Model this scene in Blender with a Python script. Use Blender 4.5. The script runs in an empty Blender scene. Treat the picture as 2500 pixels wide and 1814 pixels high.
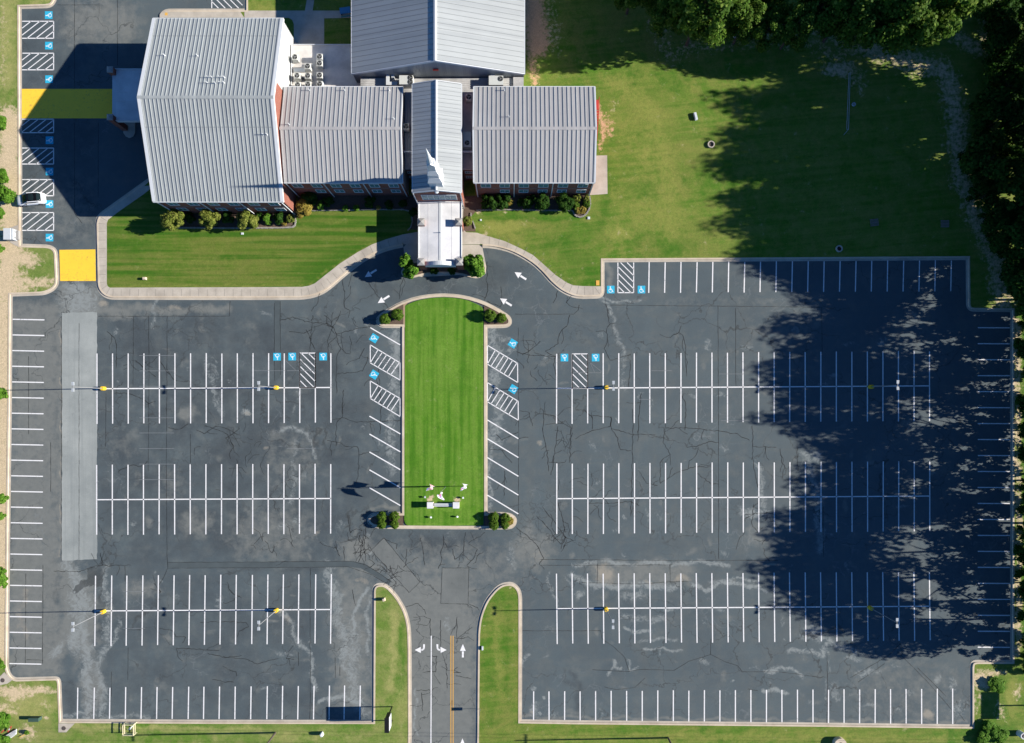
import bpy, bmesh, math, random
import numpy as np
from mathutils import Vector, Matrix
from mathutils.geometry import tessellate_polygon
R = math.radians
PI = math.pi
# ---------------------------------------------------------------- scale: plan units are 7.25 cm, origin straight below the camera
S = 0.0725
H = 1667 * S
def wx(x): return (x - 1250) * S
def wy(y): return (1000 - y) * S
def P3(x, y, z=0.0): return (wx(x), wy(y), z)
def lean(x, y, z):            # plan place of a point seen at (x, y) that stands z above the ground
    k = (H - z) / H
    return 1250 + (x - 1250) * k, 1000 + (y - 1000) * k

sc = bpy.context.scene
col = sc.collection
# ---------------------------------------------------------------- mesh helpers
class MB:
    def __init__(s):
        s.v = []; s.f = []; s.m = []
    def add(s, vs, fs, mi=0):
        b = len(s.v); s.v += [tuple(v) for v in vs]
        for f in fs:
            s.f.append([b + i for i in f]); s.m.append(mi)
        return s
    def poly(s, pts, mi=0):
        return s.add(pts, [list(range(len(pts)))], mi)
    def box(s, x0, x1, y0, y1, z0, z1, mi=0, bottom=True):
        v = [(x0,y0,z0),(x1,y0,z0),(x1,y1,z0),(x0,y1,z0),(x0,y0,z1),(x1,y0,z1),(x1,y1,z1),(x0,y1,z1)]
        f = [(4,5,6,7),(0,1,5,4),(1,2,6,5),(2,3,7,6),(3,0,4,7)]
        if bottom: f.append((3,2,1,0))
        return s.add(v, f, mi)
    def obox(s, c, ax, ay, az, mi=0):      # centre and three half-axis vectors
        c = Vector(c); ax = Vector(ax); ay = Vector(ay); az = Vector(az)
        v = [c + i*ax + j*ay + k*az for k in (-1,1) for (i,j) in ((-1,-1),(1,-1),(1,1),(-1,1))]
        return s.add(v, [(4,5,6,7),(0,1,5,4),(1,2,6,5),(2,3,7,6),(3,0,4,7),(3,2,1,0)], mi)
    def bar(s, a, b, w, h=None, mi=0):
        a = Vector(a); b = Vector(b); h = h or w
        d = (b - a); L = d.length
        if L < 1e-6: return s
        d.normalize(); up = Vector((0,0,1)) if abs(d.z) < .95 else Vector((1,0,0))
        sd = d.cross(up).normalized(); u = sd.cross(d).normalized()
        return s.obox((a+b)/2, d*L/2, sd*w/2, u*h/2, mi)
    def lathe(s, c, prof, n=16, mi=0, cap=True):   # prof: (radius, z) from bottom to top, round a vertical axis
        b = len(s.v)
        for r, z in prof:
            for i in range(n):
                a = 2*PI*i/n; s.v.append((c[0]+r*math.cos(a), c[1]+r*math.sin(a), c[2]+z))
        for k in range(len(prof)-1):
            for i in range(n):
                j = (i+1) % n
                s.f.append([b+k*n+i, b+k*n+j, b+(k+1)*n+j, b+(k+1)*n+i]); s.m.append(mi)
        if cap:
            s.f.append([b+(len(prof)-1)*n+i for i in range(n)]); s.m.append(mi)
            s.f.append([b+n-1-i for i in range(n)]); s.m.append(mi)
        return s
    def tube(s, pts, r, n=8, mi=0, taper=None):
        pts = [Vector(p) for p in pts]; b = len(s.v)
        for k, p in enumerate(pts):
            d = (pts[min(k+1,len(pts)-1)] - pts[max(k-1,0)]).normalized()
            up = Vector((0,0,1)) if abs(d.z) < .9 else Vector((1,0,0))
            u = d.cross(up).normalized(); w = u.cross(d)
            rr = r if taper is None else r + (taper - r)*k/(len(pts)-1)
            for i in range(n):
                a = 2*PI*i/n; s.v.append(tuple(p + u*rr*math.cos(a) + w*rr*math.sin(a)))
        for k in range(len(pts)-1):
            for i in range(n):
                j = (i+1) % n
                s.f.append([b+k*n+i, b+k*n+j, b+(k+1)*n+j, b+(k+1)*n+i]); s.m.append(mi)
        s.f.append([b+n-1-i for i in range(n)]); s.m.append(mi)
        s.f.append([b+(len(pts)-1)*n+i for i in range(n)]); s.m.append(mi)
        return s
    def mesh(s, name, mats, smooth=False):
        me = bpy.data.meshes.new(name)
        me.from_pydata(s.v, [], s.f)
        for m in (mats if isinstance(mats, (list, tuple)) else [mats]): me.materials.append(m)
        if any(s.m): me.polygons.foreach_set('material_index', s.m)
        if smooth: me.polygons.foreach_set('use_smooth', [True]*len(s.f))
        me.update()
        return me
    def build(s, name, mats, parent=None, smooth=False, origin=None):
        if origin is not None:
            o = Vector(origin); s.v = [tuple(Vector(v) - o) for v in s.v]
        ob = bpy.data.objects.new(name, s.mesh(name, mats, smooth)); col.objects.link(ob)
        if origin is not None: ob.location = origin
        if parent is not None:
            ob.parent = parent
        return ob
def tag(o, label, cat, group=None):
    o['label'] = label; o['category'] = cat
    if group: o['group'] = group
    return o
def thing(name, label, cat, loc=(0,0,0), rz=0, group=None):
    o = bpy.data.objects.new(name, None); col.objects.link(o)
    o.empty_display_size = .3
    o.location = loc; o.rotation_euler = (0,0,rz)
    return tag(o, label, cat, group)
def struct(o, kind='structure'):
    o['kind'] = kind; return o
def dup(root, loc, rz, label, group=None, scale=None):
    r = root.copy(); col.objects.link(r); r.location = loc; r.rotation_euler = (0,0,rz); r['label'] = label
    if group: r['group'] = group
    if scale: r.scale = scale
    for ch in list(root.children):
        c = ch.copy(); col.objects.link(c); c.parent = r
        for g in ch.children:
            d = g.copy(); col.objects.link(d); d.parent = c
    return r
ORD = ['first','second','third','fourth','fifth','sixth','seventh','eighth','ninth','tenth','eleventh','twelfth','thirteenth','fourteenth','fifteenth','sixteenth','seventeenth','eighteenth','nineteenth','twentieth','twenty-first','twenty-second','twenty-third','twenty-fourth','twenty-fifth','twenty-sixth','twenty-seventh','twenty-eighth','twenty-ninth','thirtieth']

# ---------------------------------------------------------------- node helpers
class NT:
    def __init__(s, name, rough=.8):
        s.mat = bpy.data.materials.new(name); s.mat.use_nodes = True
        s.t = s.mat.node_tree; s.b = s.t.nodes['Principled BSDF']
        s.b.inputs['Roughness'].default_value = rough
        s.b.inputs['Specular IOR Level'].default_value = .25
        s._pos = None
    def n(s, typ, **kw):
        nd = s.t.nodes.new(typ)
        for k, v in kw.items(): setattr(nd, k, v)
        return nd
    def link(s, a, b): s.t.links.new(a, b)
    def put(s, inp, v):
        if hasattr(v, 'is_linked'): s.link(v, inp)
        else:
            if isinstance(v, tuple) and len(v) == 3 and inp.type == 'RGBA': v = (*v, 1)
            inp.default_value = v
    @property
    def pos(s):
        if s._pos is None: s._pos = s.n('ShaderNodeNewGeometry').outputs['Position']
        return s._pos
    def map(s, scale=(1,1,1), rot=(0,0,0), src=None, loc=(0,0,0)):
        m = s.n('ShaderNodeMapping'); s.link(src or s.pos, m.inputs['Vector'])
        m.inputs['Scale'].default_value = scale; m.inputs['Rotation'].default_value = rot; m.inputs['Location'].default_value = loc
        return m.outputs[0]
    def noise(s, scale, detail=4, rough=.55, vec=None, dist=0, off=0):
        nd = s.n('ShaderNodeTexNoise')
        v = vec or s.pos
        if off: v = s.map(loc=(off, off*.7, 0), src=v)
        s.link(v, nd.inputs['Vector'])
        nd.inputs['Scale'].default_value = scale; nd.inputs['Detail'].default_value = detail
        nd.inputs['Roughness'].default_value = rough; nd.inputs['Distortion'].default_value = dist
        return nd.outputs['Fac']
    def voro(s, scale, vec=None, feature='DISTANCE_TO_EDGE', out='Distance'):
        nd = s.n('ShaderNodeTexVoronoi', feature=feature); s.link(vec or s.pos, nd.inputs['Vector'])
        nd.inputs['Scale'].default_value = scale
        return nd.outputs[out]
    def math(s, op, a, b=0.0, clamp=False):
        nd = s.n('ShaderNodeMath', operation=op); nd.use_clamp = clamp
        s.put(nd.inputs[0], a); s.put(nd.inputs[1], b); return nd.outputs[0]
    def rng(s, v, a, b, c=0.0, d=1.0):
        nd = s.n('ShaderNodeMapRange'); nd.clamp = True
        s.put(nd.inputs['Value'], v); nd.inputs['From Min'].default_value = a; nd.inputs['From Max'].default_value = b
        nd.inputs['To Min'].default_value = c; nd.inputs['To Max'].default_value = d
        return nd.outputs[0]
    def mix(s, f, a, b, mode='MIX'):
        nd = s.n('ShaderNodeMix', data_type='RGBA', blend_type=mode)
        s.put(nd.inputs[0], f); s.put(nd.inputs[6], a); s.put(nd.inputs[7], b); return nd.outputs[2]
    def attr(s, name):
        a = s.n('ShaderNodeVertexColor'); a.layer_name = name
        sp = s.n('ShaderNodeSeparateColor'); s.link(a.outputs['Color'], sp.inputs[0])
        return sp.outputs[0], sp.outputs[1], sp.outputs[2], a.outputs['Alpha']
    def xyz(s, src=None):
        sp = s.n('ShaderNodeSeparateXYZ'); s.link(src or s.pos, sp.inputs[0]); return sp.outputs
    def bump(s, h, strength=.3, dist=.05):
        b = s.n('ShaderNodeBump'); b.inputs['Strength'].default_value = strength; b.inputs['Distance'].default_value = dist
        s.link(h, b.inputs['Height']); s.link(b.outputs[0], s.b.inputs['Normal'])
    def out(s, c): s.put(s.b.inputs['Base Color'], c); return s.mat
def plain(name, c, rough=.7, metal=0.0, var=.12, scale=1.5):
    t = NT(name, rough); t.b.inputs['Metallic'].default_value = metal
    f = t.noise(scale, 4)
    lo = tuple(x*(1-var) for x in c); hi = tuple(min(1, x*(1+var)) for x in c)
    return t.out(t.mix(f, lo, hi))

# ---------------------------------------------------------------- materials
def mat_asphalt():
    t = NT('asphalt', .9)
    pale, worn, tan, dark = t.attr('paint')
    big = t.noise(.045, 5, .55); mid = t.noise(.35, 6, .62, off=13); fine = t.noise(3.5, 5, .7); grit = t.noise(14, 3, .8)
    lanes = t.noise(1.0, 3, .5, vec=t.map(scale=(.45,.02,1)))
    lanes2 = t.noise(1.0, 4, .6, vec=t.map(scale=(.05,.9,1)), off=5)
    c = t.mix(t.rng(big,.35,.65), (.064,.090,.108), (.086,.114,.129))
    c = t.mix(t.math('MULTIPLY', t.rng(lanes,.42,.7), .5), c, (.098,.112,.116))
    c = t.mix(t.math('MULTIPLY', t.rng(lanes2,.5,.75), .4), c, (.108,.116,.114))
    c = t.mix(t.math('MULTIPLY', t.rng(mid,.50,.70), .6), c, (.135,.143,.138))
    # deep fresh sealer
    c = t.mix(t.math('MULTIPLY', dark, t.rng(mid,.62,.35,.40,1)), c, (.028,.036,.046))
    blot = t.noise(.13, 8, .70, off=201)
    c = t.mix(t.math('ADD', .30, t.math('MULTIPLY', dark, .95), True), c, t.mix(1.0, c, t.mix(t.rng(blot,.36,.64), (.62,.63,.66), (1.42,1.40,1.34)), 'MULTIPLY'))
    # weathered grey brown
    w = t.math('MULTIPLY', worn, 1.0)
    wn = t.math('ADD', w, t.math('MULTIPLY', t.math('SUBTRACT', t.noise(.55,7,.68,off=31), .5), 1.7))
    wm = t.math('MULTIPLY', t.rng(wn, .2, .75), t.rng(w, .02, .3))
    c = t.mix(t.math('MULTIPLY', wm, .85), c, t.mix(t.noise(.9,6,.7,off=66), (.125,.128,.122), (.31,.30,.27)))
    # pale wash
    str_ = t.noise(.8, 9, .74, dist=1.8, off=47)
    pn = t.math('ADD', pale, t.math('MULTIPLY', t.math('SUBTRACT', str_, .52), 3.0))
    pm = t.math('MULTIPLY', t.rng(pn, .2, .8), t.rng(pale, .02, .3))
    c = t.mix(t.math('MULTIPLY', pm, .85), c, (.33,.345,.34))
    tn = t.math('ADD', tan, t.math('MULTIPLY', t.math('SUBTRACT', t.noise(1.1,6,.65,off=71), .5), 1.5))
    tm = t.math('MULTIPLY', t.rng(tn, .3, .9), t.rng(tan, .02, .3))
    c = t.mix(t.math('MULTIPLY', tm, .85), c, (.40,.34,.27))
    # hairline cracks
    wv = t.n('ShaderNodeVectorMath', operation='MULTIPLY_ADD')
    nn = t.n('ShaderNodeTexNoise'); t.link(t.pos, nn.inputs['Vector']); nn.inputs['Scale'].default_value = .5; nn.inputs['Detail'].default_value = 5
    t.link(nn.outputs['Color'], wv.inputs[0]); wv.inputs[1].default_value = (4.2,4.2,0); t.link(t.pos, wv.inputs[2])
    fl = t.n('ShaderNodeVectorMath', operation='MULTIPLY'); t.link(wv.outputs[0], fl.inputs[0]); fl.inputs[1].default_value = (1,1,0)
    e = t.voro(.13, vec=fl.outputs[0]); e2 = t.voro(.5, vec=fl.outputs[0])
    m1 = t.math('MULTIPLY', t.rng(e, .003, .011, 1, 0), t.rng(t.noise(.07,2,off=91), .44, .54))
    m2 = t.math('MULTIPLY', t.rng(e2, .008, .035, 1, 0), t.rng(t.noise(.06,3,off=19), .58, .66))
    cm = t.math('MAXIMUM', m1, t.math('MULTIPLY', m2, .7))
    c = t.mix(t.math('MULTIPLY', cm, .72), c, (.020,.021,.021))
    # pale hairlines
    e3 = t.voro(.3, vec=fl.outputs[0])
    m3 = t.math('MULTIPLY', t.rng(e3, .004, .02, 1, 0), t.rng(t.noise(.09,3,off=57), .55, .64))
    c = t.mix(t.math('MULTIPLY', m3, .4), c, (.24,.25,.26))
    # speckles
    c = t.mix(t.rng(grit,.3,.7), c, t.mix(.5, c, (.15,.16,.165)), 'MIX')
    g = t.mix(t.rng(grit,.25,.75,0,1), (.86,.86,.86), (1.14,1.14,1.14))
    c = t.mix(1.0, c, g, 'MULTIPLY')
    c = t.mix(1.0, c, (.85,.885,.87), 'MULTIPLY')
    t.bump(grit, .25, .02)
    return t.out(c)
def mat_grass(name, base, dry, lush, stripe=None, sper=1.5, samp=.5, sine=.25, wear=0, bare=(.60,.475,.30), clay=(.56,.34,.20)):
    t = NT(name, .95)
    dirt, lus, cl, dr = t.attr('paint')
    big = t.noise(.06, 5, .6); mid = t.noise(.5, 6, .65, off=7); fine = t.noise(3.2, 6, .75); bl = t.noise(11, 4, .8)
    c = t.mix(t.rng(big,.35,.65), base, tuple((a+b)/2 for a, b in zip(base, dry)))
    c = t.mix(t.rng(mid,.42,.68,0,.75), c, dry)
    c = t.mix(t.math('MULTIPLY', lus, .8), c, lush)
    if stripe is not None:
        a = t.xyz(t.map(rot=(0,0,stripe)))[0]
        wob = t.math('ADD', t.math('MULTIPLY', a, 2*PI/sper), t.math('MULTIPLY', t.noise(.05,2), 5))
        sn = t.math('SINE', wob)
        st = t.noise(1.0, 3, .5, vec=t.map(scale=(1.4,.05,1), src=t.map(rot=(0,0,stripe))))
        k = t.math('ADD', t.math('MULTIPLY', sn, sine), t.math('MULTIPLY', t.math('SUBTRACT', st, .5), 3.4))
        c = t.mix(t.rng(k,.1,-.6,0,samp), c, lush)
        c = t.mix(t.rng(k,-.1,.6,0,samp*.8), c, dry)
    if wear:
        wn = t.noise(.11, 8, .72, off=301, dist=.6)
        c = t.mix(t.rng(wn,.52,.66,0,wear), c, tuple(x*.95 for x in dry))
        c = t.mix(t.rng(t.noise(.16,7,.7,off=331),.54,.68,0,wear*.9), c, lush)
        c = t.mix(t.rng(t.noise(.5,8,.78,off=351),.60,.70,0,wear*.5), c, bare)
    dn = t.math('ADD', dr, t.math('MULTIPLY', t.math('SUBTRACT', t.noise(.9,7,.7,off=3), .5), 1.6))
    c = t.mix(t.math('MULTIPLY', t.rng(dn,.3,.9), t.rng(dr,.02,.3,0,.85)), c, tuple(x*1.15 for x in dry))
    bn = t.math('ADD', dirt, t.math('MULTIPLY', t.math('SUBTRACT', t.noise(1.4,8,.75,off=23), .5), 2.0))
    c = t.mix(t.math('MULTIPLY', t.rng(bn,.38,.72), t.rng(dirt,.02,.25)), c, t.mix(fine, tuple(x*.8 for x in bare), bare))
    cn = t.math('ADD', cl, t.math('MULTIPLY', t.math('SUBTRACT', t.noise(1.6,8,.75,off=43), .5), 2.0))
    c = t.mix(t.math('MULTIPLY', t.rng(cn,.4,.72), t.rng(cl,.02,.25)), c, clay)
    g = t.mix(t.rng(bl,.28,.72), (.62,.62,.62), (1.38,1.38,1.38))
    c = t.mix(1.0, c, g, 'MULTIPLY')
    g2 = t.mix(t.rng(fine,.3,.7), (.84,.84,.84), (1.16,1.16,1.16))
    c = t.mix(1.0, c, g2, 'MULTIPLY')
    t.bump(bl, .5, .06)
    return t.out(c)
def mat_concrete(name='concrete', c0=(.40,.355,.295), c1=(.52,.47,.40), stain=(.30,.27,.23)):
    t = NT(name, .85)
    f = t.noise(.6,6,.6); g = t.noise(5,5,.7); l = t.noise(.25,4,off=9)
    c = t.mix(t.rng(f,.3,.7), c0, c1)
    c = t.mix(t.rng(l,.5,.75,0,.6), c, stain)
    c = t.mix(1.0, c, t.mix(g, (.86,.86,.86), (1.14,1.14,1.14)), 'MULTIPLY')
    return t.out(c)
def mat_metal(name, c, rough=.45, dirty=.25, metal=.15, seam=None):
    t = NT(name, rough); t.b.inputs['Metallic'].default_value = metal
    f = t.noise(.25,5,.6); g = t.noise(1.0,5,.65, vec=t.map(scale=(1.2,.15,1) if seam != 'x' else (.15,1.2,1)))
    cc = t.mix(f, tuple(x*.92 for x in c), tuple(x*1.08 for x in c))
    cc = t.mix(t.rng(g,.5,.75,0,dirty), cc, tuple(x*.6 for x in c))
    sp = t.xyz(); wnz = t.n('ShaderNodeTexWhiteNoise', noise_dimensions='1D')
    t.link(t.math('FLOOR', t.math('MULTIPLY', sp[1] if seam == 'x' else sp[0], 1.47)), wnz.inputs['W'])
    cc = t.mix(1.0, cc, t.mix(wnz.outputs['Value'], (.90,.905,.91), (1.07,1.07,1.06)), 'MULTIPLY')
    cc = t.mix(t.rng(t.noise(.09,7,.7,off=77),.5,.7,0,.28), cc, tuple(x*.78 for x in c))
    return t.out(cc)
def mat_brick():
    t = NT('red_brick', .85)
    br = t.n('ShaderNodeTexBrick')
    sp = t.xyz(); cb = t.n('ShaderNodeCombineXYZ')
    t.link(t.math('ADD', sp[0], sp[1]), cb.inputs[0]); t.link(sp[2], cb.inputs[1])
    t.link(cb.outputs[0], br.inputs['Vector']); br.inputs['Scale'].default_value = 3.2
    br.inputs['Color1'].default_value = (.27,.085,.055,1); br.inputs['Color2'].default_value = (.20,.062,.043,1); br.inputs['Mortar'].default_value = (.28,.19,.15,1)
    br.inputs['Mortar Size'].default_value = .018
    c = t.mix(t.rng(t.noise(.8,5),.4,.7,0,.35), br.outputs['Color'], (.16,.05,.038))
    return t.out(c)
def mat_leaf(name, c0, c1, c2, rough=.6, trans=.36):
    t = NT(name, rough); t.b.inputs['Specular IOR Level'].default_value = .06
    rv = t.n('ShaderNodeVertexColor'); rv.layer_name = 'tone'
    sp = t.n('ShaderNodeSeparateColor'); t.link(rv.outputs['Color'], sp.inputs[0])
    c = t.mix(sp.outputs[0], c0, c1); c = t.mix(t.rng(sp.outputs[1],.72,1), c, c2)
    t.put(t.b.inputs['Base Color'], c)
    tr = t.n('ShaderNodeBsdfTranslucent'); t.link(c, tr.inputs['Color'])
    mx = t.n('ShaderNodeMixShader'); mx.inputs[0].default_value = trans
    t.link(t.b.outputs[0], mx.inputs[1]); t.link(tr.outputs[0], mx.inputs[2])
    t.link(mx.outputs[0], t.t.nodes['Material Output'].inputs['Surface'])
    return t.mat
def mat_paint(name, c, wear=.5, under=(.07,.08,.09)):
    t = NT(name, .7)
    w = t.noise(2.2,8,.8); w2 = t.noise(.3,3,off=3)
    m = t.math('MULTIPLY', t.rng(w,.53,.66), t.rng(w2,.38,.62,0,wear))
    cc = t.mix(t.noise(.7,4), tuple(x*.9 for x in c), tuple(min(1,x*1.05) for x in c))
    return t.out(t.mix(m, cc, under))
M = {}
M['asphalt'] = mat_asphalt()
M['lawn'] = mat_grass('lawn_grass', (.066,.165,.010), (.205,.215,.048), (.032,.125,.004), stripe=R(84), sper=5.2, samp=.35, sine=.08, wear=.75)
M['lawn_west'] = mat_grass('rough_grass', (.090,.180,.018), (.27,.265,.09), (.050,.150,.008), wear=.7)
M['median_grass'] = mat_grass('median_grass', (.075,.200,.009), (.135,.240,.030), (.042,.145,.004), stripe=0.0, sper=1.5, samp=.75, sine=.10, wear=.55)
M['front_grass'] = mat_grass('front_lawn_grass', (.066,.145,.008), (.150,.170,.034), (.034,.115,.004), stripe=R(90), sper=1.75, samp=.85, sine=.12, wear=.3)
M['concrete'] = mat_concrete()
M['kerb'] = mat_concrete('kerb_concrete', (.50,.41,.30), (.62,.53,.41), (.38,.31,.23))
M['walk'] = mat_concrete('walk_concrete', (.40,.355,.29), (.52,.465,.385), (.29,.255,.21))
M['patch'] = plain('patch_asphalt', (.31,.325,.312), .9, var=.16, scale=.5)
M['road'] = plain('road_asphalt', (.105,.112,.112), .9, var=.2, scale=.3)
M['seam'] = plain('crack_sealant', (.022,.022,.021), .8)
M['white'] = mat_paint('white_road_paint', (.78,.77,.76), .8)
M['faded'] = mat_paint('faded_road_paint', (.19,.205,.215), 1.0)
M['yellow'] = mat_paint('yellow_road_paint', (.95,.59,.05), .75)
M['amber'] = mat_paint('amber_road_paint', (.72,.40,.08), .3)
M['blue'] = mat_paint('blue_road_paint', (.03,.42,.62), .1)
M['patch2'] = plain('patch_asphalt_grey', (.160,.180,.182), .9, var=.22, scale=.4)
M['signwhite'] = plain('symbol_white', (.72,.80,.82), .6)
M['roofA'] = mat_metal('silver_roof_metal', (.385,.405,.395), .5, .12)
M['roofB'] = mat_metal('grey_roof_metal', (.43,.415,.405), .5, .12)
M['roofG'] = mat_metal('pale_roof_metal', (.38,.40,.40), .5, .1, seam='x')
M['roofseam'] = mat_metal('roof_seam_metal', (.26,.28,.29), .5, .1)
M['rib'] = mat_metal('roof_rib_metal', (.37,.395,.395), .45, .05)
M['trim'] = plain('white_trim', (.58,.60,.61), .5, var=.05)
M['siding'] = mat_metal('white_siding', (.56,.57,.56), .55, .1)
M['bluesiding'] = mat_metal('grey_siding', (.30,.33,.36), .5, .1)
M['brick'] = mat_brick()
M['band'] = plain('limestone_band', (.20,.15,.14), .8)
M['glass'] = plain('window_glass', (.10,.22,.22), .25, var=.35, scale=2)
M['frame'] = plain('window_frame_white', (.60,.64,.66), .5)
M['membrane'] = mat_concrete('roof_membrane', (.60,.60,.60), (.74,.73,.72), (.44,.44,.44))
M['membrane2'] = mat_concrete('court_roof_membrane', (.56,.53,.49), (.72,.68,.63), (.30,.29,.28))
M['weathered'] = mat_concrete('weathered_roof_metal', (.36,.355,.345), (.54,.53,.51), (.10,.098,.094))
M['steeple'] = plain('steeple_white', (.58,.60,.62), .4, var=.03)
M['cap'] = plain('cap_concrete', (.30,.29,.275), .85)
M['hvac'] = plain('hvac_beige_metal', (.55,.56,.52), .5, var=.08)
M['hvacdark'] = plain('hvac_dark_grille', (.035,.037,.036), .6)
M['duct'] = plain('duct_metal', (.56,.58,.58), .5)
M['pole'] = plain('pole_galvanised', (.24,.245,.25), .5)
M['lamp'] = plain('lamp_head_grey', (.40,.43,.45), .45)
M['ybase'] = plain('yellow_base_paint', (.75,.48,.03), .6, var=.15)
M['mulch'] = plain('mulch_bed', (.12,.085,.062), .95, var=.5, scale=5)
M['stone'] = plain('edging_stone', (.30,.28,.25), .9, var=.35, scale=4)
M['dirt'] = plain('bare_dirt', (.36,.26,.17), .95, var=.25, scale=2)
M['bark'] = plain('tree_bark', (.09,.065,.05), .95)
M['carwhite'] = plain('car_white_paint', (.78,.79,.80), .25, var=.01)
M['carblack'] = plain('car_black_gloss', (.006,.006,.007), .15)
M['carglass'] = plain('car_glass', (.01,.018,.02), .08)
M['tyre'] = plain('tyre_rubber', (.012,.012,.012), .8)
M['rim'] = plain('wheel_rim', (.35,.35,.36), .35, metal=.6)
M['red'] = plain('red_paint', (.45,.05,.04), .6)
M['redlamp'] = plain('tail_lamp_red', (.35,.02,.02), .3)
M['black'] = plain('black_metal', (.012,.012,.013), .5)
M['brown'] = plain('dark_brown_metal', (.055,.042,.040), .5)
M['green'] = plain('utility_green', (.045,.085,.065), .6)
M['wood'] = plain('weathered_wood', (.24,.21,.18), .9, var=.3)
M['utilwood'] = plain('utility_pole_wood', (.10,.08,.065), .9)
M['ironlid'] = plain('iron_lid', (.09,.075,.065), .8)
M['leaf_tree'] = mat_leaf('tree_leaves', (.030,.075,.009), (.085,.165,.018), (.20,.28,.05))
M['leaf_wood'] = mat_leaf('wood_leaves', (.010,.026,.005), (.022,.050,.008), (.045,.080,.012))
M['leaf_bright'] = mat_leaf('bright_leaves', (.065,.165,.014), (.12,.25,.03), (.20,.34,.05))
M['leaf_lime'] = mat_leaf('yellow_green_leaves', (.10,.14,.022), (.20,.23,.045), (.28,.29,.07))
M['leaf_gold'] = mat_leaf('golden_leaves', (.20,.16,.03), (.36,.29,.06), (.46,.37,.09))
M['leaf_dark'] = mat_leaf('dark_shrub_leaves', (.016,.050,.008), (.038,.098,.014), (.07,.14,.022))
M['leaf_box'] = mat_leaf('clipped_leaves', (.055,.115,.012), (.11,.195,.022), (.17,.26,.04))
# ================================================================ SETTING: ground, asphalt, lawns, kerbs, walks
def offset(pts, d, closed=False):
    n = len(pts); out = []
    for i, (x, y) in enumerate(pts):
        def nrm(a, b):
            dx, dy = b[0]-a[0], b[1]-a[1]; L = math.hypot(dx, dy) or 1
            return (-dy/L, dx/L)
        if closed:
            n1 = nrm(pts[i-1], pts[i]); n2 = nrm(pts[i], pts[(i+1) % n])
        else:
            n1 = nrm(pts[i-1], pts[i]) if i > 0 else nrm(pts[i], pts[i+1])
            n2 = nrm(pts[i], pts[i+1]) if i < n-1 else n1
        mx, my = n1[0]+n2[0], n1[1]+n2[1]; q = mx*mx+my*my
        if q < .15: mx, my, q = n2[0]*2, n2[1]*2, 4
        k = 2*d/q
        out.append((x+mx*k, y+my*k))
    return out
def rounded(pts, closed=False, it=2, lo=6, hi=62):
    for _ in range(it):
        out = []; n = len(pts)
        for i, p in enumerate(pts):
            if not closed and i in (0, n-1): out.append(p); continue
            a, b = pts[i-1], pts[(i+1) % n]
            d1 = (p[0]-a[0], p[1]-a[1]); d2 = (b[0]-p[0], b[1]-p[1])
            l1, l2 = math.hypot(*d1), math.hypot(*d2)
            ang = abs(math.degrees(math.atan2(d1[0]*d2[1]-d1[1]*d2[0], d1[0]*d2[0]+d1[1]*d2[1])))
            if ang < lo or ang > hi: out.append(p); continue
            c = min(l1, l2)*.25
            out.append((p[0]-d1[0]/l1*c, p[1]-d1[1]/l1*c)); out.append((p[0]+d2[0]/l2*c, p[1]+d2[1]/l2*c))
        pts = out
    return pts
BW = rounded([(139,-90),(139,0),(134,10),(127,17),(117,20),(53,22),(55,595),(117,597),(130,601),(138,608),(142,618),(145,684),(143,697),(135,708),(122,716),(106,721),(31,724),(29,1000),(25,1300),(22,1635),(34,1654),(137,1651),(144,1653),(148,1658),(150,1667),(153.5,1755),(500,1757),(907,1757.5),(908.5,1440),(912,1430),(919,1424.5),(929,1422.5),(940,1424),(951,1430),(973,1454),(992,1487),(1001,1517),(1004,1545),(1005,1583),(1006,1790),(1004,1850)])
BE = rounded([(1159,1850),(1160.5,1795),(1162,1610),(1163,1539),(1169,1501),(1185,1462),(1207,1436),(1218,1427),(1229,1422),(1244,1420),(1254,1422),(1264,1429),(1272,1441),(1275,1458),(1275,1600),(1274.5,1756),(1400,1758),(1700,1761),(2000,1764),(2368,1768.5),(2368,1628),(2370,1618),(2375,1613),(2383,1611),(2466,1611),(2466,1200),(2466,762),(2376,761),(2367,759),(2361,753),(2358.5,745),(2357.5,635),(1900,638),(1476,640.5),(1476,712),(1474,720),(1469,726),(1460,729),(1425,730),(1405,728.5),(1383,721),(1361,707.5),(1342,690),(1320,665.5),(1301,648),(1273,630),(1246,617),(1219,609.5),(1197,606),(1178,605.6)])
BNW = rounded([(985,604),(955,610),(928,619),(909,628),(887,641),(860,661),(835,682),(813,702),(791,718),(764,728),(737,732),(600,732.5),(273,732),(258,728),(246,719),(238,707),(235,694),(232,545),(235,532),(242,521),(254,512),(361,435.5),(420,393)])
BN = rounded([(391,75),(391,36),(394,29),(401,24),(412,21),(597,21),(597,-90)])
MED = rounded([(917,786),(919,775),(929,765),(946,754),(973,738),(1014,723.5),(1055,717),(1096,716),(1137,721),(1178,733),(1213,750),(1240,767),(1248,775),(1250.5,785),(1248,794),(1240,799.5),(1230,801),(1190.5,801.7),(1191,1250),(1230,1250),(1248,1253),(1259,1261),(1263,1270),(1260,1282),(1252,1290),(1240,1292.7),(1123,1292.5),(930,1291),(908,1287),(898,1279),(895,1270),(898,1260),(908,1252),(926,1249.5),(978.5,1249.5),(978.5,801),(934,800.5),(923,796)], closed=True)

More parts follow.
